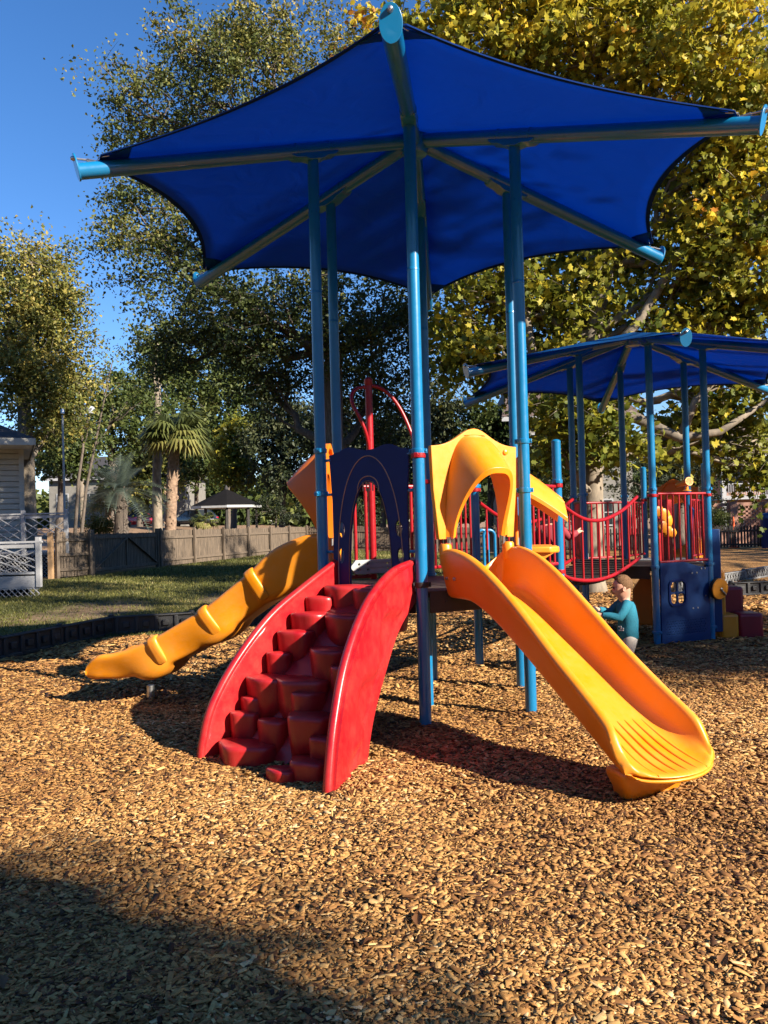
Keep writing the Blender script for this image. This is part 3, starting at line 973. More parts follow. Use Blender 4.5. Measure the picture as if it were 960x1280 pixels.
ER = spl([(.0, 1.22), (.35, 1.17), (.75, 1.0), (1.1, .70), (1.3, .38), (1.4, .1), (1.43, -.06)], 40)
BR = spl([(.0, .93), (.28, .76), (.52, .5), (.72, .25), (.83, .02), (.86, -.08)], 40)
EL = spl([(.0, 1.22), (.35, 1.06), (.7, .87), (1.0, .60), (1.2, .33), (1.28, .1), (1.3, -.05)], 40)
BL = spl([(.0, .93), (.25, .75), (.48, .5), (.66, .25), (.76, .02), (.80, -.08)], 40)
SH = spl([(-.06, .985), (.08, .985), (.34, .87), (.58, .66), (.85, .37), (1.05, .12), (1.16, -.06)], 40)
cl = MB()
for E_, B_, tf, s_ in ((ER, BR, tR, 1), (EL, BL, tL, -1)):
    rings = []
    for i in range(40):
        e, b = E_[i], B_[i]
        ring_o = []; ring_i = []
        for j in range(26):
            u = j / 25
            n_ = b[0] + (e[0] - b[0]) * u; z = b[1] + (e[1] - b[1]) * u
            ub = .42 + .17 * math.sin(i * .62 + .6)
            wave = .034 * sstep(np.array((u - ub + .07) / .14)) * sstep(np.array(min(i, 39 - i) / 5.0)) - .006
            ring_o.append(Vector((n_, tf(n_) + s_ * (.012 + float(wave)), z)))
            ring_i.append(Vector((n_, tf(n_) - s_ * .03, z)))
        # rounded lip
        lip_c = Vector((e[0], tf(e[0]) - s_ * .008, e[1]))
        tdir = Vector((E_[min(39, i + 1)][0] - E_[max(0, i - 1)][0], 0, E_[min(39, i + 1)][1] - E_[max(0, i - 1)][1])).normalized()
        up = Vector((-tdir.z, 0, tdir.x))
        if up.z < 0 and up.x < 0: up = -up
        lip = [lip_c + Vector((0, s_ * math.cos(a) * .030, 0)) + up * (math.sin(a) * .026) for a in (R(-40), R(0), R(40), R(90), R(140), R(180), R(220))]
        rings.append(ring_o[:-1] + lip + ring_i[:-1][::-1])
    cl.rings(rings)
# back sheet
rows = []
for i in range(40):
    n_, z = SH[i]
    a, b = tL(max(0, n_)), tR(max(0, n_))
    rows.append([Vector((n_, a + (b - a) * j / 10, z)) for j in range(11)] + [Vector((n_ - .05, a + (b - a) * j / 10, z - .06)) for j in range(10, -1, -1)])
cl.rings(rows)
climber = cl.build('rock_climber', M['red'], p1, angle=50)
face_xf(climber, 5)
STEPS = [(.12, -.10, 1.06, .22), (.14, .18, 1.05, .22), (.30, -.27, .985, .125), (.45, -.22, .885, .17), (.43, .12, .885, .20), (.60, -.24, .77, .15), (.74, -.30, .63, .10),
         (.87, -.25, .49, .19), (.84, .02, .495, .21), (.97, -.31, .36, .11), (1.04, -.34, .27, .12), (1.14, -.20, .11, .22), (.68, .16, .68, .19), (.78, .36, .59, .13),
         (.53, .35, .83, .10), (.93, .12, .43, .13), (1.05, -.06, .25, .12), (1.04, .26, .32, .18), (1.14, .44, .22, .11), (1.22, .40, .10, .15), (1.33, .26, .05, .11)]
for i, (n_, t, z, r_) in enumerate(STEPS):
    mb = MB()
    lo_, hi_ = tL(n_) + .02, tR(n_) - .02
    t = min(max(t, lo_ + r_ * .55), hi_ - r_ * .55)
    rr = random.Random(i * 7 + 3)
    hgt = .20 + .5 * r_
    ph = rr.uniform(0, 6); lob = rr.choice((3, 4, 5))
    prof = [(.0, 0), (.90, 0.0), (.965, -.005), (.995, -.016), (1.0, -.034), (.95, -hgt * .5), (.84, -hgt), (.5, -hgt - .03)]
    rings = []
    for q, dz in prof:
        ring = []
        for j in range(28):
            a = 2 * PI * j / 28
            rad = r_ * q * (1 + .06 * math.sin(lob * a + ph)) + 1e-4
            # keep inside the walls
            y = t + rad * math.sin(a); x = n_ - .03 + rad * .92 * math.cos(a)
            y = min(max(y, tL(max(0, x)) - .005), tR(max(0, x)) + .005)
            ring.append(Vector((x, y, z + dz - .01 * (1 - math.cos(a)) * q)))
        rings.append(ring)
    mb.rings(rings, True, True)
    mb.build('foothold', M['red'], climber, angle=60)

# arch panel
def arch_outline(w0, zt, zb, n=28, p=.9):
    out = []
    for i in range(n + 1):
        a = PI * i / n
        out.append((w0 * math.cos(a), zb + (zt - zb) * (math.sin(a) ** p)))
    return out


top = []
for i in range(31):
    t = .375 - .75 * i / 30
    top.append((t, 2.075 - .03 * math.cos(t / .375 * 2 * PI) + .03 * math.exp(-(t / .1) ** 2) + (.012 if abs(t) > .3 else 0)))
outer = [(-.36, 1.02), (-.195, 1.02)] + arch_outline(.195, 1.83, 1.02, 30, .72)[::-1][1:-1] + [(.195, 1.02), (.36, 1.02), (.35, 1.35), (.352, 1.7)] + top + [(-.352, 1.7), (-.35, 1.35)]


def ell(cx, cz, a, b, n=18):
    return [(cx + a * math.cos(2 * PI * i / n), cz + b * math.sin(2 * PI * i / n)) for i in range(n)]


holes = [ell(.268, 1.47, .032, .062), ell(.278, 1.27, .03, .058), ell(-.268, 1.47, .032, .062), ell(-.278, 1.27, .03, .058)]
pan = MB().plate(outer, holes, th=.02)
panel = face_xf(pan.build('arch_panel', M['navy'], p1, angle=30, bevel=.003), 5, n=-.01)
gr = MB()
for w0, zt in ((.305, 2.03), (.10, 1.875)):
    zb = 1.02 if w0 > .2 else 1.755
    gr.tube([(.0112, t, z) for t, z in arch_outline(w0, zt, zb, 36, .75)], .0042, 6)
    gr.tube([(.0112, t * (1.0), z) for t, z in arch_outline(.2, 1.84, 1.02, 36, .72)], .0035, 6)
gr.build('routed_line', M['groove'], panel)
gl = MB()
for q in (-.045, -.015, .015, .045): gl.box((0.0115, q, 1.795), (.004, .010, .07))
gl.build('grille', M['groove'], panel)
for s_ in (-1, 1):
    for z in (1.3, 1.75, 2.02):
        b = MB(); b.tube([(0, s_ * .36, z), (0, s_ * .425, z)], .012, 8); b.build('mounting_bracket', M['blue'], panel)

# deck toe board seen through the arch
tb = MB()
tb.plate([(-.33, 1.055), (.30, 1.055), (.36, 1.12), (.30, 1.185), (-.33, 1.185)], [ell(x, z, .011, .011, 10) for x in (-.22, -.02, .18, .27) for z in (1.095, 1.145)], th=.03, off=.02)
face_xf(tb.build('toe_board', M['greymetal'], p1, bevel=.004), 3)

# loop pole and bars on face 3
lp = MB()
lp.tube([(.16, .06, -.2), (.16, .06, 2.86)], .034, 16)
lp.lathe([(.034, 2.82), (.040, 2.83), (.040, 2.88), (.02, 2.9)], 16, c=(.16, .06, 0))
def bez(a, b, c, d, n=16):
    a, b, c, d = map(Vector, (a, b, c, d))
    return [a * (1 - u) ** 3 + b * 3 * u * (1 - u) ** 2 + c * 3 * u * u * (1 - u) + d * u ** 3 for u in [i / n for i in range(n + 1)]]
lp.tube(bez((.16, .06, 2.80), (.17, .20, 2.83), (.16, .30, 2.72), (.1, .215, 2.56)) + bez((.1, .215, 2.56), (.05, .15, 2.4), (.12, .08, 2.3), (.16, .07, 2.1))[1:], .017, 12)
lp.tube(bez((.16, .06, 2.82), (.14, -.14, 2.84), (.06, -.26, 2.6), (-.01, -.33, 2.25)) + [Vector((-.02, -.36, 2.0))], .017, 12)
face_xf(lp.build('loop_pole', M['redsteel'], p1), 3)
bars = MB()
for t in (-.37, -.30, .17, .28): bars.tube([(.05, t, 1.03), (.05, t, 1.86)], .016, 12)
bars.tube([(.05, -.41, 1.03), (.05, -.26, 1.03)], .018, 10); bars.tube([(.05, -.41, 1.86), (.05, -.26, 1.86)], .018, 10)
bars.tube([(.05, .13, 1.03), (.05, .41, 1.03)], .018, 10); bars.tube([(.05, .13, 1.86), (.05, .41, 1.86)], .018, 10)
face_xf(bars.build('hand_bars', M['redsteel'], p1), 3)

# store panel with awning and counter on face 1
sp = MB().plate([(-.37, 1.05), (.37, 1.05), (.37, 2.02), (-.37, 2.02)], [[(-.24, 1.30), (.24, 1.30), (.24, 1.72), (-.24, 1.72)]], th=.03)
store = face_xf(sp.build('store_panel', M['orange'], p1, bevel=.008), 1, n=-.02)
aw = MB()
rings = []
for i in range(9):
    u = i / 8
    rings.append([Vector((.02 + .34 * u, t, 1.95 - .22 * u - .05 * u * u - .20 * (t / .33) ** 2 * (1 - .2 * u))) for t in np.linspace(-.33, .33, 15)] + [Vector((.02 + .34 * u, t, 1.93 - .22 * u - .05 * u * u - .20 * (t / .33) ** 2 * (1 - .2 * u) - .018)) for t in np.linspace(.33, -.33, 15)])
aw.rings(rings)
for q in (-.16, 0, .16):
    aw.tube([(.03, q, 1.945 - .2 * (q / .33) ** 2), (.36, q, 1.680 - .17 * (q / .33) ** 2)], .008, 8)
aw.build('awning', M['yellow'], store, bevel=.01)
ct = MB(); ct.plate([(.0, -.33), (.22, -.33), (.30, -.25), (.27, -.12), (.31, 0), (.27, .12), (.30, .25), (.22, .33), (0, .33)], [], th=.05, plane='xy', off=1.27)
ct.rings([[Vector((x, t, z)) for x, z in ((.0, 1.25), (.26, 1.25), (.02, 1.10))] for t in (-.3, .3)])
ct.build('counter', M['yellow'], store, bevel=.012)

# red barrier along the left side of the square deck and rails on its right side
b1 = barrier_mesh(HEX_R - .12, 1.08, 1.83, 8)
o = b1.build('barrier', M['redsteel'], p1); q = face_pt(2, HEX_R / 2, HEX_R / 2, 0); o.location = q; o.rotation_euler = (0, 0, R(30 + 120) + PI / 2)
b2 = barrier_mesh(HEX_R - .12, 1.08, 1.83, 7)
o = b2.build('barrier', M['redsteel'], p1); q = face_pt(2, HEX_R / 2, -HEX_R / 2, 0); o.location = q; o.rotation_euler = (0, 0, R(30 + 120) + PI / 2)

# --- clatter bridge from the square deck to the second structure
br = MB()
LB = 3.73
NT = [(.93, 1.72), (1.1, 1.66), (1.4, 1.57), (1.8, 1.50), (2.3, 1.49), (2.8, 1.55), (3.2, 1.63), (3.55, 1.73), (LB, 1.78)]
NBt = [(.93, 1.0), (1.3, .90), (1.9, .84), (2.5, .84), (3.1, .90), (LB, 1.0)]
TOP = spl(NT, 30); BOT = spl(NBt, 30)
bn = [b[0] for b in BOT]; bz = [b[1] for b in BOT]; tn = [b[0] for b in TOP]; tz = [b[1] for b in TOP]
for i in range(22):
    n_ = 1.0 + (LB - 1.05) * i / 21
    br.box((n_, .04 * (n_ - .9) / 2.8, float(np.interp(n_, bn, bz)) - .03), (.105, .74, .035))
bridge = face_xf(br.build('bridge_planks', M['deck'], p1, bevel=.006), 2)
for s_ in (-1, 1):
    r_ = MB()
    sh = lambda n_: s_ * .43 + .08 * (n_ - .93) / 2.8
    r_.tube([(p[0], sh(p[0]), p[1]) for p in TOP], .021, 12)
    r_.tube([(p[0], sh(p[0]), p[1]) for p in BOT], .021, 12)
    for i in range(10):
        n_ = 1.12 + (LB - 1.3) * i / 9
        r_.tube([(n_, sh(n_), float(np.interp(n_, bn, bz))), (n_, sh(n_), float(np.interp(n_, tn, tz)))], .0125, 10)
    r_.build('bridge_rail', M['redsteel'], bridge)

# ================================================================= second play structure
p2 = thing('play_structure', 'farther play structure under a lower blue canopy with a red railing and blue window panel', 'play structure', (3.477, 11.134, -.12), R(-95.6))
G2 = .12
ZE2, RC2, SL2 = 3.355 + G2, 2.64, .239
pt2 = ZE2 + SL2 * (RC2 - HEX_R) - .04
D2 = 1.0
for k in range(6):
    post(p2, hexp(k), -.2, pt2, [(1.98, 'blue'), (1.9, 'redsteel'), (1.0, 'blue'), (.18, 'blue')] if k in (0, 1) else [(1.95, 'blue'), (1.0, 'redsteel')], seams=(2.95,))
canopy_set(p2, RC2, ZE2, SL2, pt2)
hex_deck(p2, D2)
for t in (-HEX_R / 2, HEX_R / 2):
    post(p2, face_pt(2, HEX_R, t, 0), -.2, 2.42, [(1.9, 'redsteel')], cap=True)
sd = MB(); sd.box((HEX_R / 2 + .02, 0, D2 - .008), (HEX_R - .06, HEX_R - .1, .014))
for t in (-.41, .41): sd.box((HEX_R / 2, t, D2 - .09), (HEX_R - .1, .012, .15))
face_xf(sd.build('square_deck', M['greymetal'], p2, bevel=.003), 2)
# red barrier over the blue window panel on face 0
face_xf(barrier_mesh(.80, 1.06, 1.92, 8, x=.02).build('barrier', M['redsteel'], p2), 0)
topc = [(.40 - .8 * i / 24, 1.02 + .055 * math.cos((.60 - .8 * i / 24) / .6 * PI)) for i in range(25)]
win = []
def rrect(cx, cz, hw, hh, r, n=5):
    out = []
    for sx, sz, a0 in ((1, 1, 0), (-1, 1, PI / 2), (-1, -1, PI), (1, -1, 3 * PI / 2)):
        for i in range(n + 1):
            a = a0 + PI / 2 * i / n
            out.append((cx + sx * (hw - r) + r * math.cos(a), cz + sz * (hh - r) + r * math.sin(a)))
    return out
panes = [rrect(-.13 + dx, .66 + dz, .052, .062, .03) for dx in (-.062, .062) for dz in (-.073, .073)]
dots = [ell(-.33 + i * .042 + (j % 2) * .021, .14 + j * .032, .008, .008, 6) for i in range(16) for j in range(6)]
wp = MB().plate([(-.41, .03), (.41, .03)] + topc, panes + dots, th=.024)
wpan = face_xf(wp.build('window_panel', M['panelblue'], p2, bevel=.003), 0, n=.02)
fr_ = MB()
o_ = rrect(-.13, .66, .155, .175, .09, 6); i_ = rrect(-.13, .66, .125, .145, .07, 6)
fr_.plate(o_, [i_], th=.02, off=.018)
fr_.build('window_frame', M['navy'], wpan, bevel=.004)
sc_ = MB()
for (t, z) in ((.12, .9), (.2, .9), (.12, .45), (.2, .45), (.34, .6), (.34, .95), (.28, .95)): sc_.tube([(.01, t, z), (.018, t, z)], .011, 10)
sc_.build('screw', M['steel'], wpan)
# yellow play blocks and red slats behind the barrier
yb = MB()
for (t, z, s_) in ((-.24, 1.70, .08), (-.15, 1.66, .09), (-.09, 1.58, .08), (-.18, 1.50, .09), (-.1, 1.44, .08), (-.03, 1.42, .07)):
    yb.lathe([(s_ * .7, -.03), (s_, -.02), (s_, .02), (s_ * .7, .03)], 6, c=(-.14, t, z), axis='X')
face_xf(yb.build('game_blocks', M['yellow'], p2, bevel=.006), 0)
rs = MB().plate([(.08, 1.02), (.32, 1.02), (.32, 1.86), (.08, 1.86)], [], th=.02, off=-.5)
face_xf(rs.build('slat_panel', M['red'], p2, bevel=.004), 0)
# telescope on the rail
tele = MB()
tele.lathe([(.03, 0), (.055, .004), (.055, .012), (.02, .02), (.02, .06)], 16, c=(.0, .11, 1.95))
q = Vector((-.03, .10, 2.06)); dirv = Vector((.93, -.2, .12)).normalized()
tele.tube([q - dirv * .16, q - dirv * .02, q + dirv * .02, q + dirv * .08], [.032, .036, .044, .05], 18, caps=False)
tele.tube([q + dirv * .08, q + dirv * .115, q + dirv * .115, q + dirv * .07], [.056, .056, .043, .038], 18, caps=False)
tob = tele.build('telescope', M['yellow'], p2); face_xf(tob, 0)
MB().tube([q + dirv * .02, q + dirv * .03], .036, 16).build('eyepiece', M['dark'], tob)
# stairs on face 1: two columns of moulded blocks, dark red and yellow
stp = MB()
st1 = [(.10, -.20, .70, .26, .36), (.42, -.2, .36, .3, .40), (.74, -.2, .06, .3, .4)]
stairs = MB()
stairs.box((.53, -.2, .165), (.31, .36, .34)); stairs.box((.36, .2, .325), (.42, .40, .66))
stairs = face_xf(stairs.build('block_steps', M['maroon'], p2, bevel=.04, bseg=3), 1)
ye = MB(); ye.box((.26, -.2, .16), (.22, .37, .33)); ye.box((.10, .05, .45), (.30, .66, .90))
ye.build('yellow_tread', M['yellow'], stairs, bevel=.03, bseg=3)
wp_ = MB(); wp_.box((.09, -.43, .78), (.12, .028, 1.34)); face_xf(wp_.build('side_board', M['panelblue'], p2, bevel=.01), 1)
arch2 = face_xf(MB().plate([(-.40, .15), (-.30, .15), (-.3, 1.5), (-.2, 1.72), (-.40, 1.80)], [], th=.022).build('stair_side_panel', M['panelblue'], p2, bevel=.003), 1)
arch3 = face_xf(MB().plate([(.40, .15), (.30, .15), (.3, 1.5), (.2, 1.72), (.40, 1.80)], [], th=.022).build('stair_side_panel', M['panelblue'], p2, bevel=.003), 1)
# steering wheel beside the corner post
wh = MB()
wh.lathe([(.115, -.012), (.130, -.010), (.137, 0), (.130, .012), (.118, .014), (.05, .020), (.0, .022)], 32, axis='X')
wo = wh.build('steering_wheel', M['yellow'], p2)
pw = hexp(1) + Vector((.10, .09, .68)); wo.location = pw; wo.rotation_euler = (0, R(6), R(30))
h = MB(); h.tube([(.02, .0, .0), (.035, .02, -.03), (.03, .08, -.075)], [.012, .012, .010], 10); h.lathe([(.02, .015), (.02, .035), (.008, .04)], 12, axis='X'); h.build('hand_grip', M['steel'], wo)
bk = MB(); bk.lathe([(.13, -.05), (.140, -.048), (.140, -.016), (.13, -.014)], 28, axis='X'); bk.tube([(-.04, 0, 0), (-.13, -.03, 0)], .02, 8); bk.build('wheel_housing', M['black'], wo)
# barriers on the other faces
face_xf(barrier_mesh(.80, 1.06, 1.86, 8).build('barrier', M['redsteel'], p2), 3)
face_xf(barrier_mesh(.80, 1.06, 1.86, 8).build('barrier', M['redsteel'], p2), 4)
for t in (-HEX_R / 2, HEX_R / 2):
    o = barrier_mesh(HEX_R - .12, 1.06, 1.86, 7).build('barrier', M['redsteel'], p2); o.location = face_pt(2, HEX_R / 2, t, 0); o.rotation_euler = (0, 0, R(150) + PI / 2)
# far slide with hood at the end of the square deck
h3 = hood(p2, 2, M['orange'], inst=hood1, n=HEX_R)
s3 = sl1.copy(); COL.objects.link(s3); s3.parent = p2; face_xf(s3, 2, n=HEX_R)
tbo = MB().plate([(-.38, 1.03), (.38, 1.03), (.38, 1.17), (-.38, 1.17)], [rrect(x, 1.10, .03, .04, .01, 2) for x in (-.3, -.2, -.1, 0, .1, .2, .3)], th=.02)
face_xf(tbo.build('toe_board', M['greymetal'], p2, bevel=.003), 4, n=-.05)
pu = MB().plate([(-.15, .1), (.15, .1), (.12, .6), (-.05, .85), (-.15, .8)], [], th=.03)
pu = pu.build('climbing_flap', M['orange'], p2, bevel=.008); face_xf(pu, 2, n=-.3, t=.15)

# ================================================================= border timbers
def border_timber(a, b, label, group, m, lattice=False):
    a = Vector(a); b = Vector(b); L = (b - a).length
    t = thing('border_timber', label, 'border timber', (a.x, a.y, min(g1(a.x, a.y), g1(b.x, b.y))), math.atan2(b.y - a.y, b.x - a.x), group)
    mb = MB(); H_ = .27
    mb.box((L / 2, 0, H_ / 2 - .04), (L - .02, .07, H_ + .08))
    mb.box((L / 2, 0, H_ - .015), (L - .01, .12, .03)); mb.box((L / 2, 0, .02), (L - .01, .12, .05))
    if lattice:
        for i in range(int(L / .16)):
            x = .1 + i * .16
            mb.bar((x, -.045, .05), (x + .13, -.045, .24), .03, .03, (0, 1, 0)); mb.bar((x + .13, -.047, .05), (x, -.047, .24), .03, .03, (0, 1, 0))
    else:
        for i in range(int(L / .28) + 1):
            x = .08 + i * .28
            if x < L - .05: mb.box((x, 0, H_ / 2), (.06, .125, H_ - .05))
            mb.box((min(L - .12, x + .13), -.05, .14), (.10, .04, .09))
    mb.build('timber_body', m, t, bevel=.012)
    s = MB(); s.lathe([(.045, -.1), (.045, H_ + .015), (.03, H_ + .03), (.0, H_ + .03)], 16, c=(0, 0, 0)); s.build('stake', m, t)
    return t


BP = [(-9.5, 5.0), (-8.4, 6.0), (-7.3, 7.0), (-6.2, 8.0), (-5.45, 8.93), (-4.72, 9.85), (-4.39, 10.9), (-4.05, 11.95), (-2.95, 12.3), (-1.8, 12.65), (-.7, 13.1), (.4, 13.7), (1.5, 14.6), (2.6, 15.6)]
BP = BP[3:]
where = ['black border timber along the lawn at the left edge of the photo', 'black border timber second from the left edge of the lawn', 'black border timber beside the low end of the left slide', 'black border timber turning back behind the low end of the left slide',
         'black border timber under the middle of the left slide', 'black border timber below the upper part of the left slide', 'black border timber behind the red climber', 'black border timber behind the arch panel of the near play structure', 'black border timber behind the blue centre posts', 'black border timber farthest back along the lawn']
for i in range(len(BP) - 1):
    border_timber(BP[i] + (0,), BP[i + 1] + (0,), where[min(i, len(where) - 1)], 'black border timbers along the lawn', M['timber'])
r0 = [(6.2, 17.4), (7.5, 18.7), (8.8, 20.0), (10.1, 21.3), (11.4, 22.6)]
rl = ['grey border timber nearest the stairs of the farther play structure', 'second grey border timber from the block stairs', 'third grey border timber from the block stairs', 'grey border timber at the right edge of the photo']
for i in range(4):
    border_timber(r0[i] + (0,), r0[i + 1] + (0,), rl[i], 'grey border timbers at the right', M['greytimber'], True)
bt2 = [(6.9, 16.3), (8.4, 16.5), (9.9, 16.7)]
for i in range(2):
    border_timber(bt2[i] + (0,), bt2[i + 1] + (0,), ['black border timber lying across the mulch right of the block stairs', 'black border timber at the far right edge in front of the grey ones'][i], 'black border timbers at the right', M['timber'])


# ================================================================= fences
def fence(p, label, m, h=1.37, pick=.09, gap=.012, rails=(.3, .95), pointed=False, postm=None, step=2.4, wob=.01):
    a = Vector((*p[0], 0)); b = Vector((*p[1], 0)); L = (b - a).length; ang = math.atan2(b.y - a.y, b.x - a.x)
    t = thing('fence', label, 'fence', (a.x, a.y, 0), ang)
    d = (b - a) / L
    zz = lambda x: g1(a.x + d.x * x, a.y + d.y * x)
    rr = random.Random(int(L * 100))
    mb = MB(); x = 0
    while x < L:
        z = zz(x); hh = h + rr.uniform(-wob, wob) * 2; o = rr.uniform(-.004, .004)
        w_ = pick * rr.uniform(.92, 1.02)
        if pointed:
            mb.plate([(x, z + .06), (x + w_, z + .06), (x + w_, z + hh - .05), (x + w_ * .7, z + hh), (x + w_ * .3, z + hh), (x, z + hh - .05)], [], th=.018, plane='xz', off=o)
        else:
            mb.plate([(x, z + .03), (x + w_, z + .03), (x + w_, z + hh - .02), (x + w_ - .015, z + hh), (x + .015, z + hh), (x, z + hh - .02)], [], th=.018, plane='xz', off=o)
        x += pick + gap * rr.uniform(.3, 1.7)
    mb.build('pickets', m, t, smooth=False)
    rl_ = MB(); n = max(1, int(L / step))
    for i in range(n):
        x0, x1 = L * i / n, L * (i + 1) / n
        for r_ in rails: rl_.bar((x0, -.035, zz(x0) + r_), (x1, -.035, zz(x1) + r_), .04, .09)
    rl_.build('rails', m, t, smooth=False)
    for i in range(n + 1):
        x = L * i / n
        q = MB(); q.box((0, 0, h / 2 + .02), (.1, .1, h + .08)); q.lathe([(.07, h + .06), (.0, h + .10)], 4, a0=PI / 4)
        po = q.build('post', postm or m, t, smooth=False, bevel=.006); po.location = (x, -.10, zz(x))
    return t


fence([(-9.95, 24.5), (-9.35, 25.6)], 'short weathered picket fence piece between the porch and the gate', M['fence'], rails=(.25, .7, 1.15))
fence([(-8.45, 30.3), (-4.5, 46)], 'long weathered wooden picket fence running back from the gate', M['fence'], rails=(.25, 1.1))
fence([(-4.4, 46.2), (8.5, 43)], 'weathered wooden fence across the back behind the arch panel', M['fence'], rails=(.25, 1.1))
# gate
ga, gb = Vector((-9.3, 25.75, 0)), Vector((-8.48, 30.2, 0)); gl_ = (gb - ga).length
gate = thing('fence_gate', 'wide wooden fence gate with diagonal braces', 'gate', (ga.x, ga.y, g1(ga.x, ga.y)), math.atan2(gb.y - ga.y, gb.x - ga.x))
pk = MB(); x = .05
while x < gl_ - .12:
    pk.box((x + .045, .02, .7), (.085, .018, 1.22 + random.uniform(-.02, .02))); x += .108
pk.build('pickets', M['fence'], gate, smooth=False)
fm = MB()
for z in (.16, 1.2): fm.box((gl_ / 2, -.01, z), (gl_ - .1, .04, .10))
for x in (.08, gl_ / 2, gl_ - .08): fm.box((x, -.012, .68), (.10, .044, 1.14))
fm.build('gate_frame', M['fence'], gate, smooth=False, bevel=.004)
bc = MB(); bc.bar((.1, -.035, .2), (gl_ / 2 - .04, -.035, 1.16), .03, .10, (0, 1, 0)); bc.bar((gl_ / 2 + .04, -.035, 1.16), (gl_ - .1, -.035, .2), .03, .10, (0, 1, 0))
bc.build('diagonal_brace', M['fence'], gate, smooth=False)
for x in (-.02, gl_ + .02):
    q = MB(); q.box((x, -.02, .7), (.13, .13, 1.5)); q.build('gate_post', M['fence'], gate, bevel=.008)
q = MB(); q.box((-10.02, 24.35, .75), (.14, .14, 1.6)); o = q.build('fence_post', M['newwood'], None, bevel=.008); tag(o, 'fresh tan wooden post at the corner of the porch lattice', 'post')
fence([(8.7, 42), (33, 35.5)], 'dark stained low picket fence beyond the mulch at the right', M['darkfence'], h=1.12, gap=.05, pointed=True, rails=(.2, .85))

# ================================================================= house with porch at the left
hs = thing('house', 'pale sided house with dark roof and white lattice porch at the left edge', 'house', (-12, 27, g1(-12, 27)))
mb = MB()
H_ = 4.15
for i in range(20):         # lap siding, front wall and side wall
    z0 = .6 + i * .185
    mb.box((-4.5, .02, z0 + .08), (8.98, .06, .158))
mb.box((-4.5, 4, 2.1), (8.9, 7.88, 4.0))
mb.build('siding_wall', M['siding'], hs, smooth=False)
tr = MB(); tr.box((-.03, -.01, 2.35), (.16, .1, 3.7)); tr.build('corner_board', M['siding'], hs, smooth=False)
rf = MB(); ov = .35
zb = 4.28
rf.add([(-11, -1.6, zb), (ov, -1.6, zb), (ov, 9.5, zb), (-11, 9.5, zb), (-4.5, 4, zb + 2.6), (-4.6, 4, zb + 2.6), (-11, -1.6, zb - .02), (ov, -1.6, zb - .02), (ov, 9.5, zb - .02), (-11, 9.5, zb - .02)], [(0, 1, 4, 5), (1, 2, 4), (2, 3, 5, 4), (3, 0, 5), (6, 9, 8, 7)])
rf.build('roof', M['shingle'], hs, smooth=False, fix=False)
fa = MB(); fa.box((-5.3, -1.61, zb - .12), (11.3, .03, .22)); fa.box((ov + .01, 3.9, zb - .12), (.03, 11.1, .22)); fa.box((-5.3, 3.9, zb - .2), (11.2, 11, .02))
fa.build('fascia', M['siding'], hs, smooth=False)
for o_ in list(hs.children): o_.rotation_euler = (0, 0, R(25))
wn = MB(); wn.box((-3.2, -.02, 2.5), (1.2, .06, 1.5)); wo_ = wn.build('window', M['white'], hs, smooth=False)
MB().box((-3.2, -.055, 2.5), (1.0, .02, 1.3)).build('pane', M['glass'], wo_, smooth=False)
wo_.rotation_euler = (0, 0, R(25))


def railing(root, a, b, z0, z1, nbay, name='porch_railing'):
    """white railing with crossing diagonal slats"""
    a = Vector(a); b = Vector(b); L = (b - a).length; d = (b - a) / L
    mb = MB()
    P = lambda x, z: Vector((a.x + d.x * x, a.y + d.y * x, z))
    up = Vector((-d.y, d.x, 0))
    mb.bar(P(-.08, z1), P(L + .08, z1), .12, .045); mb.bar(P(0, z1 - .09), P(L, z1 - .09), .05, .09); mb.bar(P(0, z0), P(L, z0), .05, .09)
    for i in range(nbay):
        x0, x1 = L * i / nbay + .06, L * (i + 1) / nbay - .06
        zb_, zt = z0 + .05, z1 - .13
        for f0, f1 in ((0, 1), (0, .5), (.5, 1), (0, .25), (.75, 1)):
            pass
        for sgn in (1, -1):
            for off in (-.45, -.15, .15, .45):
                xa, xb = 0 + off, 1 + off
                # clip the slat to the bay
                u0, u1 = max(0, -off), min(1, 1 - off)
                za, zb2 = (u0, u1) if sgn > 0 else (1 - u0, 1 - u1)
                A = P(x0 + (x1 - x0) * (u0 + off), zb_ + (zt - zb_) * za); B = P(x0 + (x1 - x0) * (u1 + off), zb_ + (zt - zb_) * zb2)
                mb.bar(A + up * .012 * sgn, B + up * .012 * sgn, .02, .05, up)
    r = mb.build(name, M['white'], root, smooth=False)
    for i in range(nbay + 1):
        x = L * i / nbay
        q = MB(); pp = P(x, 0); q.box((pp.x, pp.y, (z0 + z1) / 2 - .1), (.11, .11, z1 - z0 + .42)); q.build('railing_post', M['white'], root, smooth=False, bevel=.006)
    return r


def lattice(root, a, b, z0, z1, pitch=.085, wd=.035):
    a = Vector(a); b = Vector(b); L = (b - a).length; d = (b - a) / L; up = Vector((-d.y, d.x, 0))
    P = lambda x, z: Vector((a.x + d.x * x, a.y + d.y * x, z))
    H = z1 - z0; mb = MB()
    for sgn in (1, -1):
        x = -H
        while x < L:
            u0, u1 = max(0, -x / H), min(1, (L - x) / H)
            if u1 > u0:
                za, zb_ = (z0 + H * u0, z0 + H * u1) if sgn > 0 else (z1 - H * u0, z1 - H * u1)
                mb.bar(P(x + H * u0, za) + up * .008 * sgn, P(x + H * u1, zb_) + up * .008 * sgn, .008, wd, up)
            x += pitch * 1.41
    mb.bar(P(0, z0), P(L, z0), .03, .06); mb.bar(P(0, z1), P(L, z1), .03, .06)
    return mb.build('lattice_skirt', M['white'], root, smooth=False)


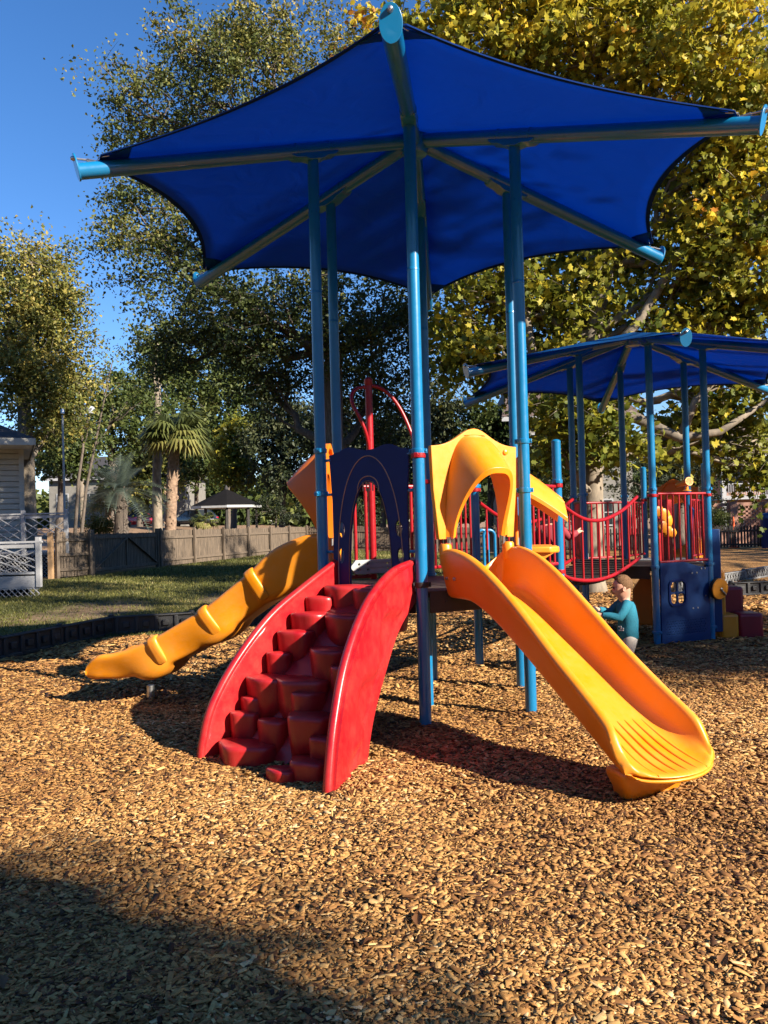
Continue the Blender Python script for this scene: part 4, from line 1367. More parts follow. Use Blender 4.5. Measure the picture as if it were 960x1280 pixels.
# porch coordinates are relative to the house corner (-12, 27)
px_ = lambda X, Y: (X + 12, Y - 27, 0)
gh = g1(-12, 27)
A, B, Cc = px_(-15, 24.9), px_(-9.75, 24.9), px_(-9.75, 27)
railing(hs, A, B, 1.18 - gh, 2.13 - gh, 4)
fl = MB(); fl.box((-.35, -1.0, .92 - gh), (5.3, 2.15, .1)); fl.build('porch_floor', M['white'], hs, smooth=False)
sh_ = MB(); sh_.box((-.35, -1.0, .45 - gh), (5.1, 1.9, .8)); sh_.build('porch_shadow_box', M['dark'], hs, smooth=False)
lattice(hs, A, B, .12 - gh, .95 - gh)
A, B = px_(-12.6, 18.65), px_(-7.95, 18.65)
railing(hs, A, B, .60 - gh, 1.33 - gh, 3, 'ramp_railing')
rp = MB(); rp.box((1.72, -8.22, .42 - gh), (4.5, .2, .26)); rp.box((1.75, -8.36, .44 - gh), (4.6, .03, .30)); rp.build('ramp_deck', M['white'], hs, smooth=False)
lattice(hs, A, B, .0 - gh, .28 - gh, pitch=.10, wd=.05)
wb = MB(); wb.box((1.6, -8.1, .12 - gh), (4.2, .1, .3)); wb.build('ramp_shadow_box', M['dark'], hs, smooth=False)  # black box stands in for the shade under the ramp

# ================================================================= gazebo
gp = at(284, 662, 50)
gc = g1(gp.x, gp.y)
gz_ = thing('gazebo', 'small open gazebo with dark hipped roof beyond the wooden fence', 'gazebo', (gp.x, gp.y, gc), .2)
eave = at(284, 632, 50).z - gc; apex = at(287, 611, 50).z - gc
rf = MB(); n8 = 8; Rg = 2.15
rf.rings([[Vector((Rg * math.cos(2 * PI * i / n8), Rg * math.sin(2 * PI * i / n8), eave)) for i in range(n8)], [Vector((.02 * math.cos(2 * PI * i / n8), .02 * math.sin(2 * PI * i / n8), apex)) for i in range(n8)]])
rf.build('roof', M['shadedroof'], gz_, smooth=False)
fb = MB(); fb.rings([[Vector((r_ * math.cos(2 * PI * i / n8), r_ * math.sin(2 * PI * i / n8), z)) for i in range(n8)] for r_, z in ((Rg - .15, eave - .16), (Rg - .03, eave - .16), (Rg - .03, eave - .004))]); fb.build('eave_board', M['greymetal'], gz_, smooth=False)
fin = MB(); fin.lathe([(.10, apex - .05), (.12, apex + .05), (.03, apex + .2), (0, apex + .25)], 8); fin.build('finial', M['shingle'], gz_)
for i in range(n8):
    a = 2 * PI * i / n8
    q = MB(); q.box((1.8 * math.cos(a), 1.8 * math.sin(a), eave / 2 - .1), (.14, .14, eave)); q.build('post', M['darkfence'], gz_, smooth=False)
    if i not in (6,):
        b = 2 * PI * (i + 1) / n8
        A = Vector((1.8 * math.cos(a), 1.8 * math.sin(a), 0)); B = Vector((1.8 * math.cos(b), 1.8 * math.sin(b), 0))
        r_ = MB()
        for z in (.25, .9): r_.bar(A + Vector((0, 0, z)), B + Vector((0, 0, z)), .05, .08)
        for j in range(1, 8): r_.bar(A.lerp(B, j / 8) + Vector((0, 0, .25)), A.lerp(B, j / 8) + Vector((0, 0, .9)), .03, .03)
        r_.build('railing', M['darkfence'], gz_, smooth=False)


# ================================================================= cars
def car(loc, rz, paint, label, grp=None):
    t = thing('parked_car', label, 'car', loc, rz, grp)
    L, W = 4.4, 1.78
    # body: cross sections along x
    secs = [(-2.2, .45, .72, .70), (-2.1, .32, .90, .80), (-1.5, .25, .98, .87), (-.8, .24, .98, .89), (.6, .24, .96, .89), (1.4, .25, .90, .86), (2.0, .30, .78, .78), (2.2, .42, .62, .64)]
    rings = []
    for x, z0, z1, w_ in secs:
        rings.append([Vector((x, y, z)) for y, z in ((-w_ * .92, z0), (-w_, z0 + .12), (-w_, (z0 + z1) / 2 + .06), (-w_ * .93, z1 - .03), (-w_ * .8, z1), (w_ * .8, z1), (w_ * .93, z1 - .03), (w_, (z0 + z1) / 2 + .06), (w_, z0 + .12), (w_ * .92, z0))])
    mb = MB(); mb.rings(rings); mb.build('body', paint, t, angle=50)
    cab = [(-1.75, .95, .80, .97), (-1.15, .95, .70, 1.42), (-.2, .95, .68, 1.47), (.35, .95, .68, 1.42), (1.15, .93, .78, .96)]
    rg = []
    for x, zb_, w_, zt in cab:
        rg.append([Vector((x, -.82, zb_ - .03)), Vector((x, -w_, zt)), Vector((x, w_, zt)), Vector((x, .82, zb_ - .03))])
    c = MB(); c.rings(rg); c.build('windows', M['glass'], t, angle=25)
    ro = MB(); ro.rings([[Vector((x, -w_, z)), Vector((x, -w_ * .6, z + .03)), Vector((x, w_ * .6, z + .03)), Vector((x, w_, z)), Vector((x, 0, z - .02))] for x, w_, z in ((-1.2, .70, 1.42), (-.2, .69, 1.475), (.4, .69, 1.425))])
    for x0, z0, x1, z1 in ((-1.75, .95, -1.15, 1.43), (.38, 1.43, 1.18, .94)):
        for s_ in (-1, 1): ro.bar((x0, s_ * (.8 if z0 < 1.2 else .69), z0), (x1, s_ * (.69 if z1 > 1.2 else .8), z1), .07, .06)
    for s_ in (-1, 1): ro.bar((-.2, s_ * .80, .95), (-.2, s_ * .69, 1.45), .08, .05)
    ro.build('roof', paint, t, angle=50)
    for x in (-1.32, 1.35):
        for s_ in (-1, 1):
            wl = MB(); wl.lathe([(.19, -.1), (.31, -.1), (.33, -.07), (.33, .07), (.31, .1), (.19, .1)], 20, c=(x, s_ * .8, .33), axis='Y'); wo2 = wl.build('wheel', M['tyre'], t)
            rm = MB(); rm.lathe([(.0, .07), (.19, .09), (.19, -.09), (0, -.07)], 14, c=(x, s_ * .8, .33), axis='Y'); rm.build('rim', M['chrome'], wo2)
    for s_ in (-1, 1):
        h_ = MB(); h_.box((2.12, s_ * .55, .66), (.12, .32, .12)); h_.build('headlight', M['lamp'], t, bevel=.02)
        h_ = MB(); h_.box((-2.14, s_ * .6, .76), (.10, .26, .14)); h_.build('tail_light', M['redsteel'], t, bevel=.02)
    nb = MB(); nb.box((-2.2, 0, .6), (.02, .34, .12)); nb.build('number_plate', M['white'], t)
    return t


for (px, py, Y, rz, pm, lab) in ((172, 661, 75, .75, 'carred', 'bright red car parked behind the grey green palm'), (244, 661, 70, 2.5, 'cardark', 'dark blue car parked just left of the gazebo')):
    q = at(px, py, Y); car((q.x, q.y, g1(q.x, q.y)), rz, M[pm], lab)


# ================================================================= far houses
def far_house(name, label, px0, px1, ytop, ybase, Y, wallm, roofm, storeys, roof_h, porch=False, depth=9):
    a = at(px0, ybase, Y); b = at(px1, ybase, Y); e = at((px0 + px1) / 2, ytop, Y).z
    W = b.x - a.x; z0 = min(g1(a.x, Y), g1(b.x, Y)) - .1
    t = thing(name, label, 'house', ((a.x + b.x) / 2, Y, z0))
    H = e - z0
    mb = MB(); mb.box((0, depth / 2, H / 2), (W, depth, H)); mb.build('wall', wallm, t, smooth=False)
    r = MB(); o = .5
    r.add([(-W / 2 - o, -o, H), (W / 2 + o, -o, H), (W / 2 + o, depth + o, H), (-W / 2 - o, depth + o, H), (-W / 2 + W * .12, depth / 2, H + roof_h), (W / 2 - W * .12, depth / 2, H + roof_h)], [(0, 1, 5, 4), (1, 2, 5), (2, 3, 4, 5), (3, 0, 4), (0, 3, 2, 1)])
    r.build('roof', roofm, t, smooth=False, fix=False)
    f = MB(); f.box((0, -o + .01, H - .14), (W + 2 * o, .06, .24)); f.build('fascia', M['white'], t, smooth=False)
    n = max(2, int(W / 2.6))
    for s in range(storeys):
        zc = H * (s + .55) / storeys
        for i in range(n):
            x = -W / 2 + W * (i + .5) / n
            q = MB(); q.box((x, -.03, zc), (1.15, .1, 1.55)); q.box((x, -.09, zc), (.06, .05, 1.5)); q.box((x, -.09, zc), (1.1, .05, .06))
            wo3 = q.build('window', M['white'], t, smooth=False)
            MB().box((x, -.065, zc), (.98, .04, 1.38)).build('pane', M['glass'], wo3, smooth=False)
    if porch:
        for i in range(n + 1):
            x = -W / 2 + W * i / n
            q = MB(); q.box((x, -2.2, H / 2), (.28, .28, H)); q.build('porch_column', M['white'], t, smooth=False)
        q = MB(); q.box((0, -1.2, H / storeys), (W + .4, 2.5, .3)); q.box((0, -1.2, H - .05), (W + .4, 2.6, .3)); q.build('porch_floor', M['white'], t, smooth=False)
        q = MB()
        for i in range(int(W / .16)): q.box((-W / 2 + .08 + i * .16, -2.2, H / storeys + .6), (.04, .04, .8))
        q.box((0, -2.2, H / storeys + 1.0), (W, .08, .08)); q.build('balcony_railing', M['white'], t, smooth=False)
    return t


far_house('far_house', 'low pale house with white eaves far behind the palms', 62, 232, 596, 650, 78, M['paleside'], M['shingle'], 1, 2.4)
far_house('far_house', 'tall pale house with brown roof half hidden behind the sycamore trunk', 640, 792, 520, 640, 46, M['paleside'], M['brownroof'], 2, 3.0)
far_house('far_house', 'brown roofed house with white porch columns at the right edge', 890, 1010, 572, 640, 62, M['brick'], M['brownroof'], 2, 3.0, porch=True)
q = at(930, 655, 47)
bw = thing('brick_wall', 'pierced brick garden wall with piers at the right edge beyond the dark fence', 'brick wall', (q.x, 47, g1(q.x, 47)), -.03)
zt = at(930, 628, 47).z - g1(q.x, 47)
mb = MB(); mb.box((0, .1, .35), (5.6, .2, .7)); mb.box((0, .1, zt - .1), (5.6, .22, .2))
for i in range(38):
    for j in range(int((zt - .9) / .12)):
        if (i + j) % 2 == 0: mb.box((-2.75 + i * .147, .1, .76 + j * .12), (.14, .19, .119))
mb.build('pierced_wall', M['brick'], bw, smooth=False)
for x in (-2.85, -.6, 1.4, 2.85):
    p_ = MB(); p_.box((x, .1, zt / 2 + .05), (.4, .42, zt + .1)); p_.box((x, .1, zt + .14), (.5, .52, .09)); p_.build('pier', M['brick'], bw, smooth=False, bevel=.01)
q = at(917, 660, 40.5)
cn = thing('traffic_cone', 'small orange cone beyond the dark picket fence at the right', 'cone', (q.x, 40.5, g1(q.x, 40.5)))
hc = at(917, 646, 40.5).z - g1(q.x, 40.5)
MB().lathe([(.16, .03), (.13, .3), (.03, hc), (0, hc + .01)], 14).build('cone_body', M['conecol'], cn); MB().box((0, 0, .02), (.4, .4, .04)).build('base', M['conecol'], cn, bevel=.01)
q = at(963, 660, 39)
bn_ = thing('waste_bin', 'rounded blue bin behind the dark picket fence at the right edge', 'bin', (q.x, 39.2, g1(q.x, 39.2)))
hb = at(957, 641, 39).z - g1(q.x, 39.2)
MB().lathe([(.33, 0), (.36, hb - .4), (.35, hb - .28)], 20).build('bin_body', M['navy'], bn_); MB().lathe([(.37, hb - .3), (.37, hb - .22), (.3, hb - .08), (.14, hb), (0, hb)], 20).build('lid', M['panelblue'], bn_)

# far blue hoop climber seen through the hood
q = at(612, 690, 27)
hcl = thing('hoop_climber', 'far blue hoop climber seen through the arch of the yellow hood', 'climber', (q.x, 27, g1(q.x, 27)), .3)
for y in (-.0, .55):
    MB().tube([(-.2, y, -.2), (-.2, y, 1.15)] + [(-.2 * math.cos(a), y, 1.15 + .2 * math.sin(a)) for a in np.linspace(.2, PI - .2, 10)] + [(.2, y, 1.15), (.2, y, -.2)], .05, 12).build('hoop', M['blue'], hcl)
for z in (.4, .8, 1.15): MB().tube([(-.2, 0, z), (-.2, .55, z)], .025, 8).build('rung', M['blue'], hcl)

# ================================================================= poles
q = at(82, 705, 27.5); tp = at(87, 519, 27.5)
fp = thing('flag_pole', 'thin bare grey metal pole beside the porch', 'pole', (q.x, 27.5, g1(q.x, 27.5)))
MB().lathe([(.05, 0), (.045, 1), (.032, tp.z - g1(q.x, 27.5)), (.0, tp.z - g1(q.x, 27.5) + .02)], 12).build('pole_shaft', M['greymetal'], fp)
sx = MB(); sx.lathe([(.06, tp.z - .15), (.06, tp.z - .02), (.03, tp.z + .02)], 10); sx.build('truck_cap', M['steel'], fp)
rp_ = MB(); rp_.tube([(.04, -.03, 1.2), (-.45, -.03, .3), (-.9, 0, .05)], .02, 6); rp_.build('yellow_strap', M['yellowrope'], fp)
q = at(103, 655, 55); tp = at(106, 470, 55)
up_ = thing('utility_pole', 'pale utility pole with crossarm and lamp among the left trees', 'utility pole', (q.x, 55, g1(q.x, 55)))
hz = tp.z - g1(q.x, 55)
MB().lathe([(.17, 0), (.12, hz), (0, hz + .02)], 12).build('pole_shaft', M['palebark'], up_)
x_ = MB(); x_.box((0, -.16, hz - .5), (2.2, .1, .12)); x_.box((0, -.16, hz - 1.3), (1.6, .1, .12)); x_.build('crossarm', M['fence'], up_, smooth=False)
x_ = MB()
for v in (-1, -.5, .5, 1): x_.lathe([(.05, hz - .44), (.06, hz - .36), (.03, hz - .25), (0, hz - .24)], 8, c=(v, -.16, 0))
x_.build('insulator', M['white'], up_)
la = MB(); la.tube([(.05, -.1, hz - 2.3), (.4, -.3, hz - 2.1), (.75, -.4, hz - 2.15)], .04, 8); lo2 = la.build('lamp_arm', M['greymetal'], up_)
MB().lathe([(.05, hz - 2.1), (.28, hz - 2.2), (.3, hz - 2.35), (.22, hz - 2.62), (0, hz - 2.7)], 14, c=(.85, -.42, 0)).build('lamp_head', M['lamp'], lo2)

# ================================================================= trees
def limb_path(a, b, rr, n=7, wob=.12, sag=.12):
    a = Vector(a); b = Vector(b); L = (b - a).length
    pts = []
    for i in range(n):
        u = i / (n - 1)
        p = a.lerp(b, u)
        w_ = math.sin(PI * u)
        p += Vector((rr.uniform(-1, 1), rr.uniform(-1, 1), rr.uniform(-.6, 1))) * wob * L * .5 * w_
        p.z += -sag * L * .5 * w_ + sag * L * .3 * u * w_
        pts.append(p)
    return pts


def tree(name, label, trunk, blobs, leafm, barkm, leaf, nleaf, sigma=.45, shape='rhomb', shell=.55, tint=(.5, .2, .25), group=None, seed=1, branches=3, extra=(), up=.6, cat='tree', twigs=1.0, top_light=0.0, sprays=0):
    """trunk: list of (x,y,z,r) world points; blobs: (x,y,z,rx,ry,rz,number of leaf clumps)"""
    rr = random.Random(seed); rg = np.random.default_rng(seed)
    bx, by, bz_, br0 = trunk[0]
    root = thing(name, label, cat, (bx, by, bz_), 0, group)
    O = Vector((bx, by, bz_))
    tb_ = MB()
    tp_ = [Vector(t[:3]) - O for t in trunk]; rd = [t[3] for t in trunk]
    # flare
    tb_.tube([tp_[0] + Vector((0, 0, -.3))] + [tp_[0] + Vector((0, 0, .25))] + tp_[1:], [rd[0] * 1.5, rd[0] * 1.08] + rd[1:], 14)
    for e in extra:
        tb_.tube([Vector(p[:3]) - O for p in e], [p[3] for p in e], 10)
    P_all, T_all = [], []
    for (cx, cy, cz, rx, ry, rz, nc) in blobs:
        c = Vector((cx, cy, cz)) - O
        # nearest trunk point below the blob
        best = min(range(len(tp_)), key=lambda i: (tp_[i] - c).length + (3 if tp_[i].z > c.z - .2 else 0) + (1e3 if i == 0 and len(tp_) > 1 else 0))
        s = tp_[best]; r0 = min(rd[best] * .62, .06 + .035 * (c - s).length)
        lp_ = limb_path(s, c, rr, 8)
        tb_.tube(lp_, [r0 * (1 - .75 * i / 7) for i in range(8)], 8)
        d = rg.normal(size=(nc, 3)); d /= np.linalg.norm(d, axis=1)[:, None]
        rad = (shell + (1 - shell) * rg.random(nc)) * (1 + .18 * rg.normal(size=nc))
        rad = np.where(rg.random(nc) < .28, rg.random(nc) * .8, rad); rad = np.minimum(rad, 1.22)
        cl_ = d * rad[:, None] * np.array([rx, ry, rz]) + np.array(c)
        nb_ = int(branches * math.sqrt(nc))
        for j in rg.choice(nc, min(nb_, nc), replace=False):
            k = rr.randint(3, 7); st_ = lp_[k]
            L_ = (Vector(cl_[j]) - st_).length
            tb_.tube(limb_path(st_, cl_[j], rr, 5, .25, .05), [max(.012, .016 * L_ + .008) * (1 - .8 * i / 4) * twigs for i in range(5)], 5, caps=False)
        cnt = rg.poisson(nleaf, nc) + 3
        cen = np.repeat(cl_, cnt, 0)
        sgc = sigma * rg.uniform(.55, 1.35, nc); sg = np.repeat(sgc, cnt)
        ns_ = 8
        dr = rg.normal(size=(nc, ns_, 3)) * np.array([1, 1, .6]); dr /= np.linalg.norm(dr, axis=2)[:, :, None]
        # sprays lean away from the middle of the crown and droop a little
        outw = cl_ - np.array(c); outw /= (np.linalg.norm(outw, axis=1)[:, None] + 1e-6)
        dr = dr + .45 * outw[:, None, :]; dr /= np.linalg.norm(dr, axis=2)[:, :, None]
        ci = np.repeat(np.arange(nc), cnt); si = rg.integers(0, ns_, len(ci))
        rr_ = rg.random(len(ci)) ** .75 * 1.75
        off = dr[ci, si] * (rr_ * sg)[:, None] + rg.normal(size=(len(ci), 3)) * (sg * (.16 + .10 * rr_))[:, None]
        off[:, 2] -= .12 * rr_ ** 2 * sg
        if sprays:
            for i_ in range(nc):
                for q_ in range(sprays):
                    e_ = cl_[i_] + dr[i_, q_] * 1.45 * sgc[i_]; tw = .004 + .010 * sigma
                    tb_.tube([cl_[i_], (cl_[i_] + e_) / 2 + np.array([0, 0, .03]), e_], [tw * twigs, tw * .7 * twigs, tw * .25], 4, caps=False)
        # leaves hang along short sprays inside each clump
        P_all.append(cen + off)
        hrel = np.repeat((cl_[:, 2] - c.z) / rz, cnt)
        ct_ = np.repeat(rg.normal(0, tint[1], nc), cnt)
        T_all.append(np.clip(tint[0] + top_light * (cen[:, 2] + O.z - 8) + tint[2] * hrel + ct_ + rg.normal(0, .12, len(cen)), 0, 1))  # paler with height: sunlit tops put into the leaf colour
    P_ = np.concatenate(P_all); T_ = np.concatenate(T_all); n = len(P_)
    nb = rg.normal(size=(n, 3)); nb[:, 2] += up * np.sign(rg.random(n) - .15)
    global RNG
    keep = RNG; RNG = rg
    v, l, s, k = leaf_quads(P_, leaf * rg.uniform(.6, 1.3, n), nb, shape=shape)
    RNG = keep
    to = tb_.build('trunk', barkm, root, angle=180, fix=False)
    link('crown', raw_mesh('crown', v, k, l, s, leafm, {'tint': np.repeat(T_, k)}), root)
    return root


def blob(px, py, Y, rpx, rpy, nc, ry=None):
    p = at(px, py, Y); m = Y / F_PX
    return (p.x, p.y, p.z, rpx * m, ry if ry else rpx * m * .9, rpy * m, nc)


def base(px, Y):
    p = at(px, 680, Y); return p.x, Y, g1(p.x, Y)


# big dark oak behind the canopy
Y = 22
bx, by, bz_ = base(422, Y)
oak = tree('oak_tree', 'tall oak behind the big blue canopy, lit top and shaded lower limbs put into its leaf colour',
     [(bx, by, bz_, .34), (bx - .05, by, 3.2, .27), (bx + .02, by, 6.2, .24), (bx - .3, by, 9.0, .18), (bx - .9, by, 11.5, .12), (bx - 1.4, by, 13.5, .06)],
     [blob(255, 120, Y, 115, 85, 70), blob(165, 150, Y, 75, 65, 22), blob(345, 70, Y, 105, 70, 50), blob(300, 40, Y, 90, 40, 18), blob(225, 60, Y, 60, 60, 14), blob(430, 120, Y, 90, 90, 34),
      blob(210, 315, Y - .8, 85, 70, 58), blob(155, 290, Y - .5, 52, 48, 14), blob(310, 385, Y - 1, 105, 65, 80), blob(240, 430, Y, 80, 50, 34), blob(420, 420, Y, 110, 85, 90), blob(330, 470, Y + 1, 80, 45, 40), blob(500, 390, Y + 1, 70, 80, 60), blob(460, 500, Y + 2, 80, 60, 55), blob(180, 235, Y, 60, 40, 14)],
     M['oakleaf'], M['bark'], .11, 108, .44, seed=4, tint=(.33, .16, .14), branches=2.6, shell=.5, top_light=.042, sprays=3)
# sycamore with yellow leaves
Y = 18
bx, by, bz_ = base(738, Y)
def w3(px, py, y_, r): p = at(px, py, y_); return (p.x, p.y, p.z, r)
syc = tree('sycamore_tree', 'broad sycamore with yellow green leaves and pale trunk behind the farther play structure',
     [(bx, by, bz_, .28), w3(740, 620, Y, .24), w3(742, 570, Y, .21), w3(735, 500, Y, .22), w3(740, 420, Y + .5, .19), w3(760, 330, Y + .5, .16), w3(770, 220, Y, .12), w3(760, 100, Y, .08)],
     [blob(520, 60, Y + .5, 75, 65, 36), blob(620, 40, Y, 95, 75, 62), blob(740, 60, Y, 110, 90, 84), blob(860, 70, Y - .5, 105, 95, 84), blob(960, 130, Y - .5, 80, 90, 56), blob(700, -50, Y, 200, 70, 80), blob(880, 210, Y, 90, 75, 62), blob(945, 290, Y, 75, 90, 56), blob(880, 320, Y, 52, 50, 26),
      blob(850, 390, Y + .5, 62, 42, 24), blob(720, 370, Y + 1, 80, 45, 42), blob(615, 370, Y + 1, 70, 60, 44), blob(600, 440, Y + 1, 60, 50, 34), blob(690, 445, Y + 1, 55, 40, 20), blob(780, 300, Y + 1.5, 100, 60, 36), blob(640, 250, Y + 1, 120, 80, 50), blob(905, 480, Y, 45, 50, 22), blob(945, 550, Y, 36, 50, 20), blob(860, 540, Y + .5, 50, 40, 20), blob(720, 540, Y + 1, 45, 32, 13), blob(725, 505, Y - 1.2, 50, 36, 22), blob(770, 545, Y - 1.2, 30, 26, 8), blob(700, 560, Y - 1, 26, 22, 7), blob(1060, 260, Y, 90, 140, 60), blob(930, 400, Y + 1, 60, 50, 22)],
     M['sycleaf'], M['palebark'], .15, 64, .46, shape='lobed', sprays=3, seed=7, tint=(.40, .18, .12), top_light=.028, branches=3.6, twigs=1.5,
     extra=[[w3(742, 570, Y, .20), w3(700, 520, Y, .15), w3(670, 470, Y + .3, .12), w3(655, 380, Y + .5, .08), w3(640, 250, Y + .5, .05)],
            [w3(738, 560, Y, .18), w3(790, 520, Y - .2, .14), w3(850, 548, Y - .4, .12), w3(900, 540, Y - .6, .08), w3(960, 500, Y - .6, .05)],
            [w3(740, 470, Y, .14), w3(800, 400, Y, .11), w3(860, 300, Y, .08), w3(900, 180, Y, .05)],
            [w3(850, 548, Y - .4, .10), w3(870, 500, Y - .4, .08), w3(905, 465, Y - .4, .05), w3(940, 450, Y - .4, .03)]])
# tall tree at the left edge
Y = 31
bx, by, bz_ = base(34, Y)
tree('tall_tree', 'tall olive green tree with pale trunk behind the house at the left edge', [(bx, by, bz_, .36), w3(33, 580, Y, .3), w3(30, 500, Y, .24), w3(35, 400, Y, .15), w3(40, 320, Y, .07)],
     [blob(35, 350, Y, 55, 60, 60), blob(70, 400, Y, 36, 55, 40), blob(15, 430, Y, 60, 60, 60), blob(50, 480, Y, 60, 50, 60), blob(70, 530, Y + 1, 45, 35, 24), blob(-40, 380, Y, 60, 90, 50), blob(100, 470, Y + 2, 32, 40, 12)],
     M['oakleaf'], M['palebark'], .15, 120, .62, sprays=2, seed=12, tint=(.74, .14, .14), branches=1.6, shell=.45)
# middle distance trees
specs = [
 ('tree', 'leafy green tree behind the thin grey pole', 140, 520, 58, 62, 60, 'greenleaf', .45), ('tree', 'tall loose tree above the fan palm', 215, 470, 62, 60, 70, 'greenleaf', .5), ('tree', 'mid green tree right of the tall palm', 285, 500, 66, 52, 80, 'greenleaf', .42),
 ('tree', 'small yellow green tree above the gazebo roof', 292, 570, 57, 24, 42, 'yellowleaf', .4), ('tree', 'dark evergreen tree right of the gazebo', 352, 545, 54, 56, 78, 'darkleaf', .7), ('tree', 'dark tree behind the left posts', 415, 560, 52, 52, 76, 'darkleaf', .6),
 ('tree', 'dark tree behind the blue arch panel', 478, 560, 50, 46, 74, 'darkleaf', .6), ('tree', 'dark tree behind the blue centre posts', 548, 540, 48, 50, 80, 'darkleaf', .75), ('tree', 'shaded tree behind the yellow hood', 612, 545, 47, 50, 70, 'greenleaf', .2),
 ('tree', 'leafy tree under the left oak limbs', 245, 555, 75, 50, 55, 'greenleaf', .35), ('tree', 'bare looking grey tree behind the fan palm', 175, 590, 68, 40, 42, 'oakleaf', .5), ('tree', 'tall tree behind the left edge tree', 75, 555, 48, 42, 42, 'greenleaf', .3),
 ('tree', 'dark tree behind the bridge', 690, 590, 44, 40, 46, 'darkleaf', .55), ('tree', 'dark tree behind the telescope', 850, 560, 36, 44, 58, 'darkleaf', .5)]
for i, (nm, lb, px, py, Y, rx, rz, lm, tn_) in enumerate(specs):
    b_ = base(px, Y); p = at(px, py, Y); m = Y / F_PX
    tree('shade_tree', lb, [(b_[0], b_[1], b_[2], .24), (b_[0] + .1, Y, b_[2] + 2, .18), (p.x, Y, p.z - rz * m * .2, .11), (p.x + .1, Y, p.z + rz * m * .5, .05)],
         [blob(px - rx * .35, py + rz * .1, Y, rx * .62, rz * .55, 26), blob(px + rx * .35, py, Y, rx * .62, rz * .6, 26), blob(px, py - rz * .45, Y, rx * .5, rz * .5, 18), blob(px + rx * .1, py + rz * .5, Y - 1, rx * .7, rz * .4, 16)],
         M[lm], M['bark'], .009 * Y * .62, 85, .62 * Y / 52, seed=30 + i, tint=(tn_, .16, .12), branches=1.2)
# shrubs
sh = [('dense dark shrub behind the red bars left of the bridge', 655, 622, 33, 34, 28), ('dense dark shrub behind the bridge rail', 705, 628, 33, 32, 26), ('dense dark shrub behind the yellow telescope', 800, 600, 30, 44, 42), ('dark shrub right of the tall blue corner post', 872, 600, 30, 36, 46),
      ('dark rounded shrub right of the gazebo', 345, 635, 50, 36, 18), ('dark shrub behind the red loop pole', 440, 640, 46, 36, 18), ('dark shrub behind the blue centre posts', 545, 630, 44, 46, 26), ('pale green shrub in front of the pierced brick wall', 898, 645, 43, 11, 10), ('low green shrub behind the short fence', 125, 655, 42, 22, 9)]
for i, (lb, px, py, Y, rx, rz) in enumerate(sh):
    b_ = base(px, Y); p = at(px, py, Y)
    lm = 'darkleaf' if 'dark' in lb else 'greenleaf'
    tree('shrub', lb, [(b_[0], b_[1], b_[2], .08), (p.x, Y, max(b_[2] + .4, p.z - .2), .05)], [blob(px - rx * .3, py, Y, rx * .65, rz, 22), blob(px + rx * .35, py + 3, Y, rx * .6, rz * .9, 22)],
         M[lm], M['bark'], .10 if rx > 15 else .07, 80, .26, seed=60 + i, tint=(.45, .15, .2), branches=1, cat='shrub')

# leaning thin dark trunks by the fence
for i, (pts, lb) in enumerate((([(92, 672, .075), (98, 600, .06), (104, 560, .05), (100, 520, .035), (95, 470, .02)], 'thin dark leaning tree by the porch'), ([(99, 672, .07), (108, 610, .06), (118, 560, .05), (128, 510, .035), (140, 455, .02)], 'second thin dark tree leaning right by the fence'))):
    Y = 33 + i
    pp = [w3(a, b, Y, r_) for a, b, r_ in pts]
    pp[0] = (pp[0][0], Y, g1(pp[0][0], Y), pp[0][3])
    tree('thin_tree', lb, pp, [blob(pts[-1][0] - 8, pts[-1][1] + 20, Y, 26, 34, 9), blob(pts[-1][0] + 18, pts[-1][1] + 50, Y, 26, 28, 8)], M['greenleaf'], M['bark'], .12, 30, .4, seed=80 + i, tint=(.3, .15, .1), branches=3.5)


